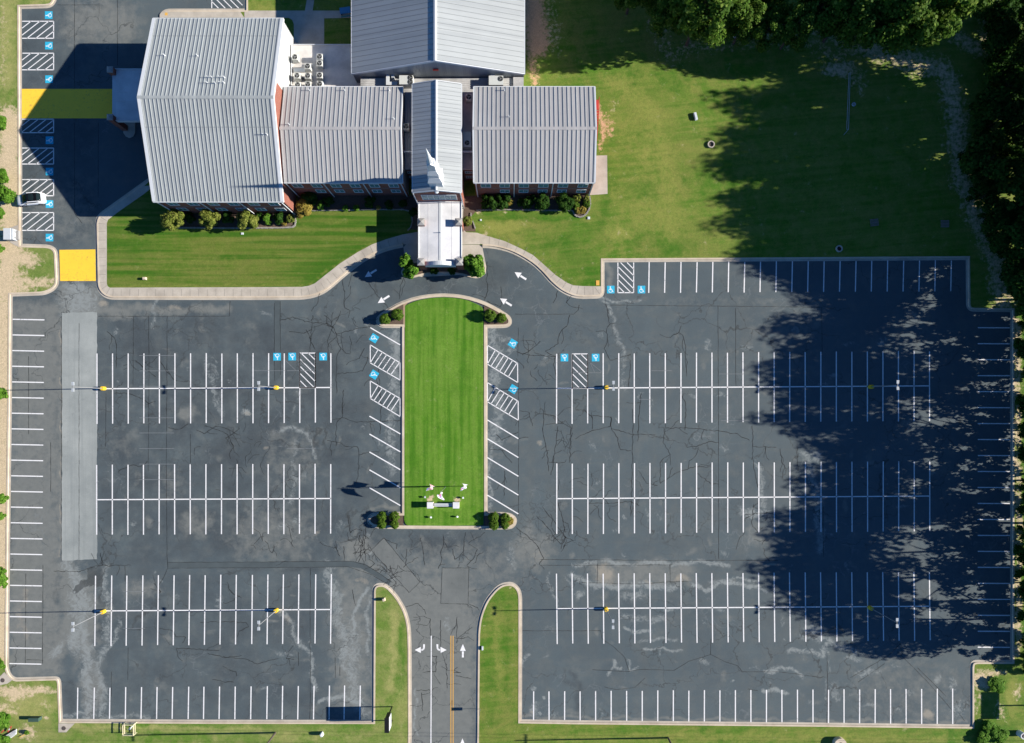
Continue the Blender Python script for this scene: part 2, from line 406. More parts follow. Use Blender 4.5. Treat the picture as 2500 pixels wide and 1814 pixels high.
def strip(mb, A, B, z0, z1, closed=False, mi=0):
    n = len(A); rngn = n if closed else n-1
    for i in range(rngn):
        j = (i+1) % n
        a, b, c, d = A[i], A[j], B[j], B[i]
        mb.add([P3(*a,z1),P3(*b,z1),P3(*c,z1),P3(*d,z1)], [(0,1,2,3)], mi)
        if z0 is not None:
            mb.add([P3(*a,z0),P3(*b,z0),P3(*b,z1),P3(*a,z1)], [(0,1,2,3)], mi)
            mb.add([P3(*d,z1),P3(*c,z1),P3(*c,z0),P3(*d,z0)], [(0,1,2,3)], mi)
    if z0 is not None and not closed:
        for k in (0, n-1):
            mb.add([P3(*A[k],z0),P3(*B[k],z0),P3(*B[k],z1),P3(*A[k],z1)], [(0,1,2,3)], mi)
    return mb
def kerb(name, path, closed=False, gut=5.2, w=4.0, zt=.16):
    mb = MB()
    strip(mb, offset(path, gut, closed), offset(path, gut+w, closed), 0.0, zt, closed)
    struct(mb.build(name, M['kerb']))
    mb = MB(); strip(mb, path, offset(path, gut+.2, closed), None, .006, closed)
    struct(mb.build('gutter', M['walk']))
kerb('kerb', BW); kerb('kerb', BE); kerb('kerb', BNW); kerb('kerb', BN); kerb('kerb', MED, True, gut=3.6, w=5.2)

# ---- paint of stains and bare patches (they stay put when the sun moves)
def soft(d): return np.clip(1-d, 0, 1)**1.0
def blob(px, py, acc, ch, cx, cy, rx, ry, a=1.0, rot=0.0, pw=1.4):
    c, s_ = math.cos(R(rot)), math.sin(R(rot)); dx, dy = px-cx, py-cy
    u = (dx*c+dy*s_)/rx; v = (-dx*s_+dy*c)/ry
    f = np.exp(-(u*u+v*v)**(pw/1.0)*1.2)
    acc[:, ch] = np.maximum(acc[:, ch], a*f)
def stroke(px, py, acc, ch, pts, w, a=1.0):
    best = np.full(px.shape, 1e9)
    for (x0,y0),(x1,y1) in zip(pts[:-1], pts[1:]):
        dx, dy = x1-x0, y1-y0; L = dx*dx+dy*dy or 1
        t_ = np.clip(((px-x0)*dx+(py-y0)*dy)/L, 0, 1)
        best = np.minimum(best, np.hypot(px-x0-t_*dx, py-y0-t_*dy))
    acc[:, ch] = np.maximum(acc[:, ch], a*np.exp(-(best/w)**2))
def rect(px, py, acc, ch, x0, y0, x1, y1, a=1.0, e=6):
    f = 1/(1+np.exp(-(px-x0)/e)) * 1/(1+np.exp((px-x1)/e)) * 1/(1+np.exp(-(py-y0)/e)) * 1/(1+np.exp((py-y1)/e))
    acc[:, ch] = np.maximum(acc[:, ch], a*f)
PALE, WORN, TAN, DARK = 0, 1, 2, 3
def paint_asphalt(px, py):
    px, py = px+4*np.sin(py/17+px/43)+2.2*np.sin(py/6.1+px/23), py+3.5*np.sin(px/19+py/37)+2*np.sin(px/7.3)
    A = np.zeros((len(px), 4))
    r_ = lambda *a, **k: rect(px, py, A, *a, **k)
    b_ = lambda *a, **k: blob(px, py, A, *a, **k)
    s_ = lambda *a, **k: stroke(px, py, A, *a, **k)
    # darker, fresher sealer on the west lot and round the median
    r_(DARK, 240, 765, 900, 1372, .62, e=20); r_(DARK, 240, 1392, 780, 1755, .42, e=20); r_(DARK, 860, 620, 1270, 760, .45, e=20); r_(DARK, 52, 22, 236, 600, .45, e=6); r_(DARK, 880, 1292, 1180, 1345, .6, e=12); r_(DARK, 60, 730, 150, 1640, .35, e=6)
    r_(WORN, 22, 735, 150, 1655, .8, e=8); r_(WORN, 22, 1180, 100, 1640, .95, e=8); r_(DARK, 36, 728, 140, 830, .8); b_(DARK, 60, 860, 30, 40, .7); b_(DARK, 90, 1150, 14, 90, .6)
    r_(WORN, 150, 0, 340, 110, .75, e=12); r_(WORN, 60, 430, 235, 600, .35, e=10)
    b_(WORN, 190, 735, 62, 46, 1.0); b_(WORN, 195, 765, 50, 20, 1.0); r_(PALE, 152, 696, 236, 778, .8, e=10); r_(WORN, 146, 690, 242, 790, 1.0, e=10); b_(PALE, 188, 702, 34, 18, .9); b_(PALE, 190, 745, 40, 24, .45); s_(TAN, [(150,780),(152,1000),(150,1360)], 3, .8); s_(WORN, [(144,780),(146,1100),(146,1360)], 9, .8); b_(WORN, 300, 760, 90, 25, .7); b_(TAN, 425, 748, 22, 10, .6); b_(TAN, 250, 745, 16, 12, .9)
    s_(WORN, [(240,760),(330,752),(430,760),(560,752)], 12, .8); s_(PALE, [(385,735),(375,760),(370,800)], 5, .6)
    b_(DARK, 470, 830, 80, 70, .7); b_(DARK, 455, 1050, 60, 80, .7); b_(DARK, 250, 1180, 30, 60, .7)
    b_(WORN, 300, 1080, 70, 60, .32); b_(WORN, 420, 1180, 50, 60, .35); b_(WORN, 460, 1010, 30, 25, .8)
    s_(PALE, [(505,880),(520,960),(545,1010)], 9, .55); b_(PALE, 598, 1010, 11, 9, 1.1); b_(TAN, 600, 1012, 9, 7, .7); b_(PALE, 525, 905, 14, 40, .4)
    r_(WORN, 640, 1030, 790, 1200, .38, e=14); s_(PALE, [(690,1055),(720,1042),(745,1060),(760,1080),(775,1120)], 6, .7); s_(PALE, [(720,1070),(720,1150),(710,1230)], 9, .45)
    b_(TAN, 645, 1097, 9, 6, .7); b_(WORN, 480, 1280, 60, 40, .6); r_(WORN, 560, 1240, 770, 1370, .6, e=20); b_(TAN, 777, 1302, 14, 12, .55)
    b_(DARK, 700, 1330, 60, 22, .8); b_(DARK, 660, 1390, 150, 10, .8); b_(DARK, 840, 900, 60, 200, .45)
    # junction and drive
    r_(WORN, 800, 1330, 1290, 1440, .62, e=24); r_(WORN, 930, 1400, 1165, 1860, .95, e=16); b_(DARK, 1060, 1330, 120, 32, .9); b_(DARK, 900, 1300, 60, 12, .6)
    b_(WORN, 870, 1340, 50, 30, 1.0); s_(DARK, [(1012,1500),(1020,1700),(1022,1850)], 14, .5); s_(PALE, [(1012,1680),(1014,1740),(1016,1800)], 3.5, .7)
    b_(PALE, 1250, 1360, 14, 40, .45); b_(WORN, 1300, 1340, 60, 60, .8); b_(TAN, 1320, 1355, 30, 30, .35)
    # lower left
    s_(PALE, [(165,1385),(190,1420),(210,1460),(195,1510),(205,1560),(215,1640),(220,1760)], 20, .7); b_(PALE, 195, 1470, 34, 70, .75); b_(PALE, 190, 1560, 30, 50, .7); b_(WORN, 200, 1500, 50, 130, 1.0); b_(WORN, 225, 1680, 34, 90, .9)
    s_(PALE, [(255,1385),(258,1450),(266,1490),(262,1550),(240,1620),(252,1700),(250,1760)], 11, .65)
    s_(WORN, [(160,1390),(175,1500),(150,1570),(110,1620)], 28, 1.0); s_(TAN, [(60,1440),(50,1500),(60,1560)], 14, .5); b_(PALE, 140, 1590, 30, 14, .7, rot=-40)
    s_(PALE, [(295,1520),(280,1560),(250,1600)], 6, .7); b_(DARK, 330, 1690, 90, 40, .6); b_(DARK, 170, 1690, 18, 60, .8); b_(DARK, 130, 1470, 20, 60, .7); b_(DARK, 245, 1530, 10, 40, .9)
    s_(PALE, [(150,1745),(260,1748),(360,1752)], 8, .6); b_(WORN, 345, 1440, 60, 30, .6)
    s_(PALE, [(680,1497),(710,1520),(728,1560),(760,1610),(770,1680)], 7, .75); b_(TAN, 700, 1515, 18, 14, .5)
    s_(PALE, [(800,1380),(820,1470),(835,1540),(845,1620),(870,1700),(885,1740)], 16, .65); b_(PALE, 860, 1600, 26, 120, .55)
    s_(PALE, [(893,1432),(868,1490),(862,1550)], 5, .9); s_(PALE, [(905,1450),(895,1520),(900,1600)], 5, .7); b_(TAN, 885, 1418, 22, 8, .7); r_(WORN, 810, 1400, 905, 1755, .75, e=14)
    s_(PALE, [(780,1710),(840,1704),(880,1712)], 7, .85); s_(DARK, [(835,1480),(830,1560),(845,1640)], 8, .7)
    # median stalls
    s_(PALE, [(968,815),(965,900),(966,960)], 15, .75); s_(PALE, [(958,1000),(950,1100),(960,1150)], 15, .55); s_(PALE, [(1200,810),(1215,880),(1205,960),(1220,1010),(1210,1070)], 20, .6); s_(PALE,[(1215,815),(1245,830)],10,.5); s_(PALE, [(1196,1060),(1196,1240)], 7, .6)
    s_(WORN, [(905,1240),(975,1242)], 6, .7); b_(TAN, 1318, 1076, 12, 10, .6)
    # right lot
    s_(PALE, [(1478,730),(1500,790),(1518,850),(1520,880)], 7, .55); s_(WORN, [(1480,640),(1490,700)], 10, .7); s_(PALE, [(1470,729),(1560,738)], 4, .8)
    r_(WORN, 1490, 722, 2040, 752, .32, e=6); s_(PALE, [(1522,880),(1524,950)], 8, .4)
    b_(WORN, 1920, 800, 130, 60, .35); r_(WORN, 1740, 760, 2040, 1000, .22, e=30)
    s_(PALE, [(1960,1110),(1985,1160),(2000,1240),(2000,1340)], 12, .7); b_(PALE, 1990, 1115, 18, 14, .9); b_(PALE, 1860, 1250, 12, 14, .7); s_(PALE, [(1850,1135),(1862,1200),(1868,1250)], 10, .6); b_(PALE, 1830, 1250, 30, 18, .7); b_(WORN, 1850, 1310, 60, 40, .55)
    # big pale spread above the third row
    b_(TAN, 1475, 1405, 26, 28, .95); b_(TAN, 1668, 1412, 22, 12, .85); b_(TAN, 1590, 1424, 20, 8, .6); b_(TAN, 1870, 1376, 50, 4, .9)
    r_(WORN, 1440, 1368, 1700, 1430, .75, e=7); s_(PALE, [(1400,1378),(1460,1372),(1560,1376),(1700,1374),(1780,1376)], 6, .8); s_(PALE, [(1400,1400),(1440,1430),(1500,1430),(1580,1430),(1650,1432)], 9, .8)
    s_(PALE, [(1690,1430),(1720,1440),(1760,1418),(1800,1430),(1860,1432),(1870,1440)], 6, .9); s_(PALE, [(1730,1418),(1800,1414),(1850,1420)], 5, .7); b_(PALE, 1410, 1452, 14, 12, .8); b_(PALE, 1550, 1456, 40, 18, .45)
    s_(PALE, [(1515,1510),(1570,1512),(1620,1510)], 10, .55); s_(PALE, [(1525,1538),(1570,1540),(1600,1536)], 5, .8); s_(PALE, [(1560,1564),(1650,1562)], 4, .7); s_(PALE, [(1570,1587),(1665,1586)], 3.5, .8); b_(PALE, 1640, 1490, 24, 6, .7)
    s_(PALE, [(1484,1650),(1498,1610),(1495,1625),(1515,1630)], 4, .9); s_(PALE, [(1530,1610),(1540,1636),(1560,1628)], 4, .8)
    b_(PALE, 1888, 1638, 18, 8, .9); s_(PALE, [(1870,1634),(1910,1628),(1935,1638),(1955,1650)], 5, .8); s_(PALE, [(1858,1683),(1885,1686),(1920,1694)], 6, .9); b_(PALE,1790,1665,5,3,.9)
    b_(PALE, 1985, 1548, 40, 20, .85); s_(PALE, [(1925,1588),(1960,1592),(2010,1596),(2020,1570)], 7, .8); s_(PALE, [(2024,1560),(2060,1580),(2085,1596)], 8, .8)
    b_(PALE, 2080, 1610, 24, 8, .7); b_(PALE, 2120, 1640, 40, 12, .6); b_(PALE, 2130, 1634, 10, 6, .7); r_(WORN, 2060, 1600, 2366, 1766, .38, e=24)
    b_(TAN, 2264, 1745, 17, 15, 1.0); b_(PALE, 2040, 1690, 14, 26, .6); b_(PALE, 2290, 1660, 12, 12, .6); b_(PALE, 2330, 1668, 12, 22, .5); b_(PALE, 2120, 1725, 24, 5, .6); b_(PALE, 2220, 1690, 18, 10, .5); b_(PALE, 2340, 1730, 30, 30, .45); b_(PALE, 2200, 1728, 12, 8, .5)
    b_(PALE, 1305, 1735, 14, 22, .7); b_(TAN, 1303, 1743, 7, 5, .9); b_(PALE, 1323, 1704, 5, 4, 1); b_(PALE, 1300, 1685, 10, 7, .6); b_(PALE, 1284, 1598, 10, 5, .7); b_(PALE, 1322, 1739, 5, 5, 1)
    s_(DARK, [(1395,1640),(1412,1670),(1415,1755)], 8, .9); s_(DARK, [(1378,1662),(1405,1672)], 7, .8)
    s_(WORN, [(1280,1750),(1500,1754),(2000,1760),(2366,1764)], 5, .7)
    s_(PALE, [(1340,1405),(1345,1440),(1360,1470)], 6, .5); s_(PALE, [(2025,1560),(2020,1640),(2018,1765)], 4, .45)
    # random small scars everywhere on the lot
    rg = random.Random(4)
    for _ in range(420):
        x, y = rg.uniform(160, 2350), rg.uniform(760, 1750)
        b_(rg.choice([PALE, WORN, WORN]), x, y, rg.uniform(3,26), rg.uniform(3,14), rg.uniform(.2,.55), rot=rg.choice([0,90,rg.uniform(0,180)]))
    return np.clip(A, 0, 1)
BARE, LUSH, CLAY, DRY = 0, 1, 2, 3
def paint_lawn(px, py):
    px, py = px+3*np.sin(py/15+px/43)+1.5*np.sin(py/6.1), py+3*np.sin(px/17+py/37)+1.5*np.sin(px/7.3)
    A = np.zeros((len(px), 4))
    r_ = lambda *a, **k: rect(px, py, A, *a, **k)
    b_ = lambda *a, **k: blob(px, py, A, *a, **k)
    s_ = lambda *a, **k: stroke(px, py, A, *a, **k)
    # west verge
    s_(BARE, [(0,-50),(8,100),(4,170),(10,200)], 22, .4); s_(BARE, [(25,290),(24,400),(25,480),(28,560),(20,640),(15,720)], 34, 1.0); s_(DRY, [(20,0),(20,200)], 30, .8); s_(LUSH, [(90,0),(100,-30)], 30, .5); s_(DRY,[(80,5),(125,0)],14,.8)
    b_(BARE, 55, 635, 60, 26, .85); b_(BARE, 105, 690, 60, 22, .7); b_(BARE, 40, 690, 60, 40, .75); b_(LUSH, 100, 650, 32, 34, .4)
    s_(BARE, [(-60,720),(10,760),(12,1000),(8,1200),(6,1400),(6,1600)], 30, .95)
    # south west corner
    b_(BARE, 40, 1690, 60, 24, .85); b_(BARE, 90, 1685, 60, 14, .85); b_(BARE, 20, 1730, 40, 20, .62); b_(BARE, 110, 1720, 30, 14, .45); b_(BARE, 70, 1790, 30, 26, .7, rot=-30); b_(BARE, 110, 1750, 14, 8, .7); b_(DRY, 80, 1720, 90, 50, .75); b_(BARE, 300, 1780, 16, 12, .45)
    s_(DRY, [(180,1775),(400,1778),(500,1782),(640,1780)], 10, .75); s_(LUSH, [(250,1768),(500,1770),(880,1768)], 9, .6); s_(DRY, [(640,1800),(900,1796)], 12, .5); b_(BARE, 678, 1790, 6, 6, .6)
    s_(DRY, [(960,1500),(962,1600),(955,1680)], 14, .8); s_(LUSH, [(978,1520),(984,1640),(975,1700)], 9, .9); b_(LUSH, 940, 1470, 22, 40, .6); b_(DRY, 940, 1435, 14, 6, .7); b_(DRY, 980, 1700, 20, 60, .5)
    b_(BARE, 1246, 1432, 10, 5, .6); b_(LUSH, 1220, 1470, 24, 30, .5); s_(DRY, [(1210,1500),(1215,1600),(1225,1700)], 16, .6); s_(LUSH, [(1240,1480),(1238,1600),(1240,1740)], 9, .6)
    s_(DRY, [(1290,1800),(1700,1800),(2300,1806)], 14, .7); b_(BARE, 1632, 1801, 6, 5, .7)
    b_(BARE, 2400, 1660, 40, 24, .9); b_(BARE, 2420, 1640, 50, 12, .7); b_(DRY, 2470, 1700, 20, 60, .9); b_(LUSH, 2440, 1670, 18, 30, .8); b_(BARE, 2385, 1700, 20, 60, .5); b_(BARE, 2485, 1690, 14, 30, .6); b_(BARE, 2440, 1740, 20, 40, .5); b_(LUSH, 2430, 1790, 50, 30, .7)
    s_(BARE, [(2480,780),(2484,1000),(2486,1300),(2484,1600)], 12, .75); s_(LUSH, [(2498,780),(2505,1600)], 12, .8)
    # north east: shaded field, pale bare band curving along the wood
    s_(BARE, [(1600,60),(1640,140),(1700,110),(1800,100),(1900,90),(1980,100),(2060,150),(2100,210)], 40, .42); s_(BARE, [(2000,60),(2100,110),(2200,150),(2300,170),(2330,250),(2335,340),(2350,440),(2380,520),(2420,600),(2440,680),(2450,750)], 40, .62); b_(BARE, 2050, 170, 60, 26, .7); b_(BARE, 2100, 215, 20, 14, .5); s_(BARE, [(2340,100),(2400,120),(2410,60)], 30, .6)
    b_(BARE, 2360, 420, 20, 40, .5)
    # clay by the gym and the wing
    s_(CLAY, [(1300,-20),(1305,60),(1312,110)], 38, .95); s_(CLAY, [(1302,130),(1300,180),(1306,205)], 18, .62); s_(BARE, [(1335,-20),(1345,60),(1350,110)], 34, .42); s_(BARE, [(1310,30),(1330,90),(1340,110)], 26, .45); b_(CLAY, 1485, 318, 22, 34, .58); b_(CLAY, 1480, 292, 18, 30, .5); s_(CLAY, [(1462,250),(1466,300),(1470,372)], 7, .8); b_(CLAY, 1540, 292, 10, 8, .35); b_(BARE, 1500, 260, 20, 30, .35)
    s_(DRY, [(1500,200),(1560,240),(1600,300),(1625,400),(1640,560)], 34, .65); s_(DRY, [(1480,300),(1560,330),(1590,420)], 50, .5); b_(DRY, 1520, 640, 60, 30, .5); b_(BARE, 1517, 565, 18, 12, .38); b_(DRY, 1510, 570, 46, 24, .9); b_(DRY, 1500, 480, 20, 40, .5); b_(DRY, 1600, 520, 120, 70, .55)
    s_(LUSH, [(1380,620),(1430,640),(1455,690)], 30, .8); s_(LUSH, [(1470,395),(1480,470),(1470,560)], 12, .9); b_(LUSH, 1370, 600, 60, 30, .8); s_(LUSH, [(1180,525),(1300,540),(1400,540)], 10, .8); s_(LUSH, [(1540,600),(1700,600)], 16, .5)
    b_(DRY, 1230, 555, 70, 22, 1.0); b_(BARE, 1190, 555, 16, 9, .55); b_(BARE, 1185, 572, 14, 5, .7); b_(BARE, 1165, 520, 8, 12, .8); s_(BARE, [(1160,514),(1250,513),(1400,514)], 3, .5); s_(DRY, [(1240,575),(1280,600)], 8, .8)
    s_(BARE, [(1503,390),(1505,430),(1503,470)], 3, .5); b_(DRY, 1570, 380, 26, 24, .8)
    # front lawn west
    s_(LUSH, [(720,560),(850,540),(930,550),(900,590),(830,640),(770,680)], 34, .85); b_(DRY, 480, 640, 160, 50, .45); s_(DRY, [(280,700),(500,699),(760,697),(830,640),(905,594)], 4, .8); b_(LUSH, 320, 630, 30, 14, .6); s_(LUSH, [(270,560),(268,690)], 8, .6); b_(DRY, 740, 560, 40, 14, .6); b_(DRY, 820, 543, 40, 8, .7); b_(BARE, 357, 680, 7, 5, .5); s_(LUSH, [(290,540),(500,560),(700,565)], 10, .5)
    b_(DRY, 640, 20, 60, 30, .7); s_(BARE, [(860,-40),(860,100)], 6, .2)
    # median
    b_(BARE, 1047, 1218, 12, 9, .85); b_(BARE, 1117, 1218, 13, 9, .85); s_(DRY, [(1045,1240),(1125,1240)], 8, .7); b_(DRY, 1053, 1262, 9, 9, .7); b_(DRY, 1117, 1262, 9, 9, .7); b_(DRY, 1080, 845, 14, 26, .7); b_(DRY, 1000, 830, 10, 26, .5); b_(DRY, 1170, 880, 8, 60, .4); s_(DRY, [(1000,1281),(1170,1281)], 3, .7); b_(LUSH, 1075, 740, 70, 14, .4)
    s_(DRY, [(1168,1100),(1170,1240)], 9, .5)
    return np.clip(A, 0, 1)

def set_paint(me, fn):
    n = len(me.vertices); co = np.empty(n*3); me.vertices.foreach_get('co', co); co = co.reshape(-1,3)
    px = co[:,0]/S+1250; py = 1000-co[:,1]/S
    A = fn(px, py)
    a = me.attributes.new('paint', 'FLOAT_COLOR', 'POINT'); a.data.foreach_set('color', A.astype(np.float32).ravel())
def grid_sheet(name, xs, ys, z, mat, fn):
    nx, ny = len(xs), len(ys)
    gx, gy = np.meshgrid(np.array(xs), np.array(ys))
    co = np.stack([(gx-1250)*S, (1000-gy)*S, np.full(gx.shape, z)], -1).reshape(-1,3)
    i = np.arange((nx-1)*(ny-1)); r_ = i//(nx-1); c_ = i%(nx-1); a = r_*nx+c_
    f = np.stack([a, a+nx, a+nx+1, a+1], -1)
    me = bpy.data.meshes.new(name)
    me.vertices.add(len(co)); me.vertices.foreach_set('co', co.ravel())
    me.loops.add(f.size); me.loops.foreach_set('vertex_index', f.ravel().astype(np.int32))
    me.polygons.add(len(f)); me.polygons.foreach_set('loop_start', (np.arange(len(f))*4).astype(np.int32)); me.polygons.foreach_set('loop_total', np.full(len(f),4,dtype=np.int32))
    me.update(calc_edges=True); me.materials.append(mat); set_paint(me, fn)
    o = bpy.data.objects.new(name, me); col.objects.link(o); return struct(o)
def clip(poly, ax, lim, keep_less):
    out = []; n = len(poly)
    for i in range(n):
        a, b = poly[i], poly[(i+1) % n]
        ia = (a[ax] <= lim) if keep_less else (a[ax] >= lim); ib = (b[ax] <= lim) if keep_less else (b[ax] >= lim)
        if ia: out.append(a)
        if ia != ib:
            t_ = (lim-a[ax])/(b[ax]-a[ax]); q = [a[0]+t_*(b[0]-a[0]), a[1]+t_*(b[1]-a[1])]; q[ax] = lim; out.append(tuple(q))
    return out
def lawn(name, outline, z, mat, step=9.0, win=(-40,-40,2540,1860)):
    tris = tessellate_polygon([[Vector((x, y, 0)) for x, y in outline]])
    gxs = [-1e9]+list(np.arange(win[0], win[2], step))+[1e9]; gys = [-1e9]+list(np.arange(win[1], win[3], step))+[1e9]
    V = []; F = []; idx = {}
    def vid(p):
        k = (round(p[0],3), round(p[1],3))
        if k not in idx: idx[k] = len(V); V.append(P3(p[0], p[1], z))
        return idx[k]
    for t3 in tris:
        tri = [outline[i] for i in t3]
        ar = (tri[1][0]-tri[0][0])*(tri[2][1]-tri[0][1])-(tri[1][1]-tri[0][1])*(tri[2][0]-tri[0][0])
        if abs(ar) < 1e-6: continue
        if ar > 0: tri = tri[::-1]          # plan y runs down: this winding faces up
        x0, x1 = min(p[0] for p in tri), max(p[0] for p in tri)
        for i in range(len(gxs)-1):
            if gxs[i+1] <= x0 or gxs[i] >= x1: continue
            s1 = clip(clip(tri, 0, gxs[i], False), 0, gxs[i+1], True)
            if len(s1) < 3: continue
            y0, y1 = min(p[1] for p in s1), max(p[1] for p in s1)
            for j in range(len(gys)-1):
                if gys[j+1] <= y0 or gys[j] >= y1: continue
                s2 = clip(clip(s1, 1, gys[j], False), 1, gys[j+1], True)
                if len(s2) < 3: continue
                ids = []
                for p in s2:
                    k = vid(p)
                    if not ids or ids[-1] != k: ids.append(k)
                if len(ids) > 1 and ids[0] == ids[-1]: ids.pop()
                if len(set(ids)) >= 3 and len(set(ids)) == len(ids): F.append(ids)
    me = bpy.data.meshes.new(name); me.from_pydata(V, [], F); me.update(); me.materials.append(mat); set_paint(me, paint_lawn)
    o = bpy.data.objects.new(name, me); col.objects.link(o); return struct(o)

# far ground, one sheet to the horizon
struct(MB().poly([(-3000,-3000,-.25),(3000,-3000,-.25),(3000,3000,-.25),(-3000,3000,-.25)]).build('ground', mat_grass('far_ground', (.085,.115,.03), (.15,.15,.06), (.05,.10,.02))))
_a = bpy.data.objects['ground'].data.attributes.new('paint','FLOAT_COLOR','POINT')
_a.data.foreach_set('color', [0.0]*16)
grid_sheet('parking_lot', np.arange(10, 2478, 3.4), np.arange(-90, 1850, 3.4), 0.0, M['asphalt'], paint_asphalt)
struct(MB().poly([P3(900,12000,-.02),P3(1240,12000,-.02),P3(1240,1846,-.02),P3(900,1846,-.02)]).build('road', M['road']))
struct(MB().poly([P3(120,-88,-.02),P3(620,-88,-.02),P3(620,-900,-.02),P3(120,-900,-.02)]).build('road', M['road']))
struct(MB().poly([P3(120,-900,.11),P3(620,-900,.11),P3(620,-8000,.11),P3(120,-8000,.11)]).build('verge', bpy.data.materials['far_ground']))
_a = bpy.data.objects['verge'].data.attributes.new('paint','FLOAT_COLOR','POINT'); _a.data.foreach_set('color', [0.0]*16)
GL = 8.0
lawn('lawn', offset(BW, GL) + [(1000,1850),(1000,9000),(-9000,9000),(-9000,-8000),(139,-8000)], .12, M['lawn_west'])
lawn('lawn', offset(BE, GL) + offset(BNW, GL) + offset(BN, GL) + [(597+GL,-8000),(12000,-8000),(12000,9000),(1163,9000),(1163,1850)], .12, M['lawn'])
FRONT = [(262,545),(265,537),(273,531),(290,518),(353,474),(380,455),(427,455),(427,523),(722,523),(722,555),(730,540),(728,480),(1000,480),(1024,480),(1024,566),(983,573),(942,585),(909,597),(873,616.5),(832,642.5),(797,670),(769.5,692),(755,698),(737,700.7),(600,701.5),(269,702.6),(264,699),(262,693)]
lawn('front_lawn', FRONT, .135, M['front_grass'])
medin = rounded([(989,800),(988,1000),(987,1240),(987,1268),(989,1277),(995,1282.5),(1090,1283.5),(1175,1282.5),(1180.5,1280),(1180.5,1000),(1180,753),(1172,746),(1137,731),(1096,726),(1055,727),(1014,735),(989,747)], closed=True, it=1)
lawn('median_lawn', medin[::-1], .135, M['median_grass'], step=7)

def sheet(name, pts, z, mat, kind='structure'):
    tris = tessellate_polygon([[Vector((x, y, 0)) for x, y in pts]]); mb = MB()
    mb.v = [P3(x, y, z) for x, y in pts]
    for t3 in tris:
        a, b, c = [mb.v[i] for i in t3]
        up = (b[0]-a[0])*(c[1]-a[1])-(b[1]-a[1])*(c[0]-a[0]) > 0
        mb.f.append(list(t3) if up else list(t3)[::-1]); mb.m.append(0)
    o = mb.build(name, mat); o['kind'] = kind; return o
# walks
KW = 9.1
wl = [p for p in offset(BNW, KW)]
sheet('sidewalk', wl[:-1] + [(353,455),(380,452),(353,474),(290,518),(273,531),(265,537),(262,545),(262,693),(264,699),(269,702.6),(600,701.5),(737,700.7),(755,698),(769.5,692),(797,670),(832,642.5),(873,616.5),(909,597),(942,585),(983,573),(1024,566)], .150, M['walk'])
we = [p for p in offset(BE, KW) if p[0] < 1468 and p[1] > 560 and p[1] < 735 and p[0] > 1170 and not (p[0] > 1462 and p[1] < 700)]
sheet('sidewalk', we + [(1173,596),(1130,596),(1128,567),(1164,568.7),(1191,577),(1232,589),(1273,608),(1301,623),(1328,646.6),(1355,671),(1383,690),(1399,697),(1421,698.7),(1467.6,699.4)], .150, M['walk'])
sheet('apron', [(985,604),(1024,560),(1130,560),(1178,605.6),(1187,650),(1186,668),(1030,676),(985,668),(989.5,640)], .010, M['concrete'])
sheet('apron', [(1024,566),(1024,500),(1132,500),(1130,560),(1150,578),(1173,590),(1172,597),(1130,597),(1030,597),(985,597),(983,573)], .153, M['concrete'])
# joints across the walks
mb = MB()
def joints(path, d0, d1, step, z):
    acc = 0; nxt = step/2
    for a, b in zip(path[:-1], path[1:]):
        L = math.hypot(b[0]-a[0], b[1]-a[1])
        while nxt <= acc+L:
            t_ = (nxt-acc)/L; x, y = a[0]+(b[0]-a[0])*t_, a[1]+(b[1]-a[1])*t_
            dx, dy = (b[0]-a[0])/L, (b[1]-a[1])/L; nx_, ny_ = -dy, dx; w = .32
            q = [(x+nx_*d0-dx*w, y+ny_*d0-dy*w), (x+nx_*d1-dx*w, y+ny_*d1-dy*w), (x+nx_*d1+dx*w, y+ny_*d1+dy*w), (x+nx_*d0+dx*w, y+ny_*d0+dy*w)]
            mb.poly([P3(*p, z) for p in q]); nxt += step
        acc += L
joints(BNW[:-2], 9.3, 26, 21, .157); joints([p for p in BE if p[1] < 735 and p[0] < 1475], 9.3, 30, 21, .157)
struct(mb.build('walk_joints', plain('joint_dark', (.22,.20,.17))))
sheet('walk', [(401,30.2),(587.8,30.2),(597,44),(391,44),(391,36),(395,31)], .163, M['walk'])
sheet('walk', [(597.5,27),(900,27),(900,44),(792,46),(792,133),(718,133),(718,60),(714,50),(706,45),(597.5,44)], .150, M['concrete'])
sheet('walk', [(745,27),(760,-60),(776,-60),(764,27)], .151, M['concrete'])
sheet('patio', [(1432,381),(1482,380),(1483,474),(1440,477),(1432,470)], .150, M['concrete'])
# mulch beds
sheet('mulch_bed', [(427,523),(727,523),(727,515),(763,514),(1003,513),(1007,542),(999,560),(1024,562),(1024,478),(727,478),(727,520),(722,545),(719,555),(690,557),(578,558),(427,556)], .150, M['mulch'])
sheet('mulch_bed', [(1134,480),(1162,478),(1441,478),(1441,508),(1431,524),(1415,531),(1403,525),(1395,514),(1165,513),(1150,530),(1156,550),(1162,566),(1130,566)], .150, M['mulch'])
sheet('planting_bed', offset([(921,786),(921,778),(935,766),(985,742),(985,796),(930,796)][::-1], 0), .128, M['mulch'])
sheet('planting_bed', [(1182,747),(1240,772),(1246,785),(1240,793),(1182,795)][::-1], .128, M['mulch'])
sheet('planting_bed', [(900,1262),(908,1256),(985,1256),(985,1286),(905,1284),(899,1275)], .128, M['mulch'])
sheet('planting_bed', [(1183,1256),(1245,1256),(1257,1264),(1258,1276),(1247,1286),(1183,1286)], .128, M['mulch'])
